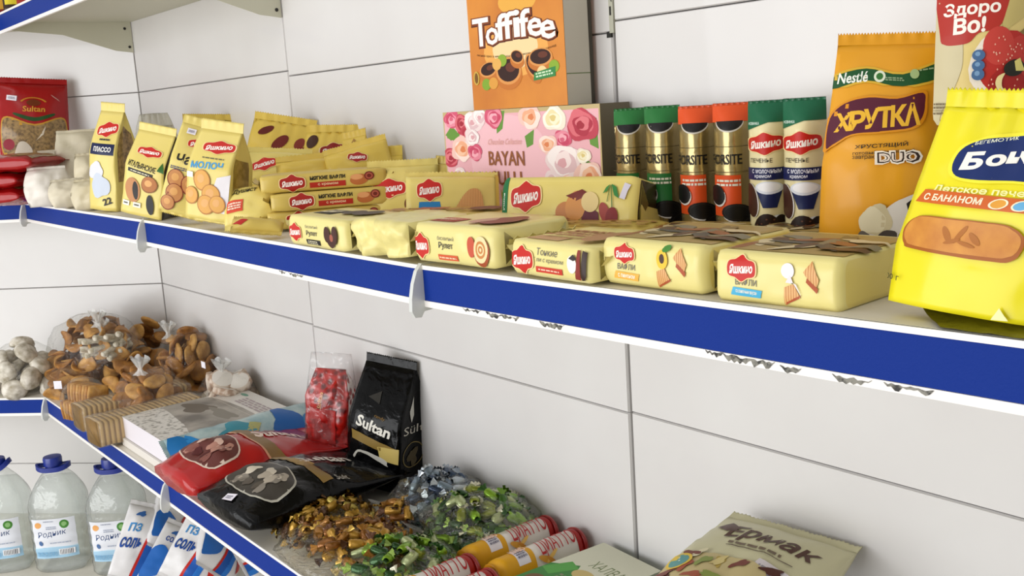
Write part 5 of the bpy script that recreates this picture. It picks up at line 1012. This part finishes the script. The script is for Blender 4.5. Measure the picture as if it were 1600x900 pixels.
# pale bag with meat and herbs, resting on a stack of its own kind
def erm(p):
    p.text('Ермак', .55, .80, .66, .13, '#5a3a2c', .025, 0, .2); p.poly([(.15, .9), (.05, .86), (.2, .8), (.28, .84)], '#5a3a2c'); p.rect(.3, .69, .8, .695, '#6a5a4a'); p.lines(.5, .715, .4, .03, 1, '#7a6a58'); p.rect(.6, .54, .82, .64, '#e0d8dc', -6); p.lines(.71, .59, .16, .05, 2, '#a09aa0', -6)
    p.ell(.35, .35, .48, .28, '#c9b98a', wob=.08); rd = random.Random(9)
    for i in range(46): p.ell(.02+.72*rd.random(), .1+.5*rd.random(), .07, .022, ['#7d3a28', '#5f7a3c', '#d9c88a', '#a85a3c', '#e0d8b8', '#8d9a4a', '#b8a04a', '#5a2c20'][i % 8], rd.random()*180, wob=.2, seed=i)
    p.ell(.12, .5, .09, .065, '#e0c040'); p.ell(.12, .5, .07, .05, '#5f9a98'); p.text('7', .12, .5, .04, .05, '#eef2ea', .03)
KHAKI = FILM('#cfcaa8', .4, .15)
zc1 = ony(1205, 815, -.03).z
for i, (dz, lab) in enumerate(((-.082, 'pale bag lying beneath the bag with brown lettering, mostly below the photo'), (0, 'pale khaki bag with brown lettering, meat and herb picture, alone at lower right'))):
    r = bag('food_bag', lab, 'food bag', 'pale khaki food bags', .178, .27, .06, KHAKI, prints=[('front', erm)], back=M('#241a16', .4, .2), c=.3, tv=lambda v: max(.04, (1-abs(2*v-1)**2.6)**.6), seed=231, amp=.004, seals=(.014, .012), sealmat=None, nf=20, nv=26)
    r.rotation_euler = Euler((R_(-78), R_(0), R_(6))); r.location = (2.335, -.295, 0); settle(r, zc1-.078+dz)
# ------------------------------------------------------------------ water bottles on the base deck
PET = CLEAR('bottle_plastic', '#fbfdfc', .10, 1.3, 26, .7); WATER = CLEAR('water_body', '#fbfdfc', .10, .4, 14, .9); CAPB = M('#12308c', .35, .2, .15, 60)
def bottle(px, py, yaw, lab, captilt=0):
    c = onz(px, py, ZB+.0); c.y += .05; root = empty('water_bottle', lab, 'water bottle', 'five litre water bottles')
    H = .285; s = .132
    def wv(v):
        z = v*H
        if z < .012: return .9+.1*z/.012
        if z < .175: return 1+.012*math.sin(z*210) if z > .02 else 1
        t = (z-.175)/(H-.175); return max(.26, math.cos(t*1.32))
    L = Loft(s, H, s, wv=wv, tv=wv, c=.72, p=3.2, nf=14, ns=10, nv=48, amp=.0012, seed=241+px); g = Geo(); L.mesh(g, {'front': PET}); g.build('bottle_body', root)
    L2 = Loft(s*.96, H*.86, s*.96, wv=lambda v: wv(v*.86)*.98, tv=lambda v: wv(v*.86)*.98, c=.72, p=3.2, nf=12, ns=8, nv=30, amp=.0008, seed=2); g = Geo(); L2.mesh(g, {'front': WATER}); w_ = g.build('water', root); w_.location = (0, 0, .003)
    g = Geo(); pl = Pr(H/s); pl.rect(.08, .155, .92, .55, '#e2e4ea'); pl.rect(.08, .155, .92, .265, '#a9cbe0'); pl.poly([(.08, .25), (.4, .275), (.92, .255), (.92, .265), (.08, .265)], '#cfe0ea'); pl.text('Родник', .46, .40, .56, .07, '#2c4a7a', .0, 6, .2); pl.ell(.72, .49, .09, .043, '#4f8a3c'); pl.ell(.72, .49, .05, .024, '#8fb87a'); pl.ell(.2, .49, .07, .03, '#e0a868', 20); pl.lines(.42, .525, .2, .015, 1, '#8a93a8'); pl.lines(.46, .46, .2, .03, 2, '#9aa2b4'); pl.ell(.22, .31, .04, .025, '#5a7aa8'); pl.lines(.6, .31, .4, .02, 1, '#b0b8c8')
    pl.rect(.56, .185, .86, .245, '#f0f0f2')
    for i in range(9): pl.rect(.58+.029*i, .19, .58+.029*i+.012, .24, '#4a4a52')
    pl.lines(.32, .2, .4, .05, 3, '#7fb0d0'); pl.lay(g, L, 'front', off=.0015); g.build('label', root)
    g = Geo(); r0 = .021; g.lathe([(r0*1.02, H-.002), (r0*1.02, H+.004), (r0*1.15, H+.004), (r0*1.18, H+.022), (r0*1.1, H+.027), (r0*.5, H+.028)], CAPB, 36); cp = g.build('cap', root, angle=40)
    g = Geo(); vs = []; n = 40
    for rr, zz in ((1, 0), (1, .013), (.80, .013), (.80, 0)):           # carrying loop, elongated ring round the neck
        for i in range(n):
            a = 2*math.pi*i/n; ex = .046*(abs(math.cos(a))**.7)*(1 if math.cos(a) > 0 else -1); ey = .026*math.sin(a)
            vs.append((ex*rr if rr == 1 else ex*.88, ey*rr if rr == 1 else ey*.78, H-.008+zz+.004*math.cos(2*a)))
    g.add(vs, [(k*n+i, k*n+(i+1) % n, ((k+1) % 4)*n+(i+1) % n, ((k+1) % 4)*n+i) for k in range(4) for i in range(n)], CAPB); h = g.build('handle', root, angle=50)
    if captilt: cp.rotation_euler = (0, 0, 0); h.rotation_euler = (0, R_(captilt), 0); h.location = (-math.sin(R_(captilt))*(H-.008), 0, (1-math.cos(R_(captilt)))*H)
    pose(root, c, ZB, yaw, 0, 0)
bottle(76, 888, -20, 'large clear water bottle with blue cap, in the middle of the row', 0)
bottle(166, 893, -20, 'large clear water bottle with blue cap, partly behind the salt bags', 0)
bottle(-12, 890, -20, 'large clear water bottle cut off by the left photo edge', -22)
# ------------------------------------------------------------------ salt bags
WS = FILM('#e4e2e2', .38, .2)
def salt(k):
    def f(p):
        p.poly([(1, .9), (.8, .8), (.6, .55), (.5, .2), (.45, 0), (.62, 0), (.72, .3), (.9, .55), (1, .62)], '#1f5fb0'); p.poly([(1, .82), (.86, .72), (.74, .5), (.66, .2), (.62, 0), (.72, 0), (.8, .3), (1, .6)], '#2f7ccc'); p.poly([(.8, .8), (.6, .55), (.5, .2), (.45, 0), (.40, 0), (.46, .25), (.56, .58), (.78, .86)], '#c42c20'); p.poly([(.85, .28), (1, .5), (1, .2), (.92, .1)], '#c42c20')
        p.text('соль', .26, .42, .40, .15, '#1d4f9c', .03, 0, .1) if k in (0, 2) else p.poly([(0, .5), (.2, .6), (.4, .42), (.35, .2), (.1, .1), (0, .14)], '#2f72c0'); p.text('ПЗ', .26, .64, .24, .12, '#3f8cc4', .03, 0, .1) if k in (0, 2) else p.text('соль', .3, .72, .3, .08, '#1d4f9c', .02); p.ell(.3, .84, .09, .04, '#3f6fae', 20, wob=.2); p.lines(.7, .93, .3, .03, 1, '#5a7aa8'); p.text('ассо', .74, .88, .24, .06, '#3a5a90', .02)
    return f
sb = [(208, 905, .125, .19, 42, 22, -10, .03, 'white salt bag at the front left, large blue lettering nearest the bottles'), (262, 876, .125, .18, 50, 46, 15, .05, 'white and blue salt bag behind the front left one, next to the bottles'), (286, 912, .125, .18, 40, 28, -20, .05, 'salt bag with blue and red waves in the middle of the front row'), (312, 872, .125, .17, 62, 62, -15, .07, 'salt bag at the back of the pile just under the lower shelf rail'), (338, 908, .125, .18, 44, 48, 22, .06, 'salt bag right of the middle, white label corner upwards'), (384, 904, .12, .17, 52, 70, 0, .07, 'salt bag at the right end of the pile beneath the shelf rail'), (246, 934, .125, .18, 50, 34, -14, .01, 'salt bag lowest at the front, cut by the photo bottom')]
for i, (px, py, W_, H2, ln, ti, yw, dz, lab) in enumerate(sb):
    c = onz(px, py, ZB+.03+dz)
    r = bag('salt_bag', lab, 'salt bag', 'salt bags on the base deck', W_, H2, .06, WS, prints=[('front', salt(i))], c=.35, p=2.4, tv=lambda v: max(.06, (1-abs(2*v-1)**2.8)**.6), seed=251+i, amp=.005, seals=(.014, .01), nf=18, nv=24)
    pose(r, c, ZB+dz, yw, ln, ti)
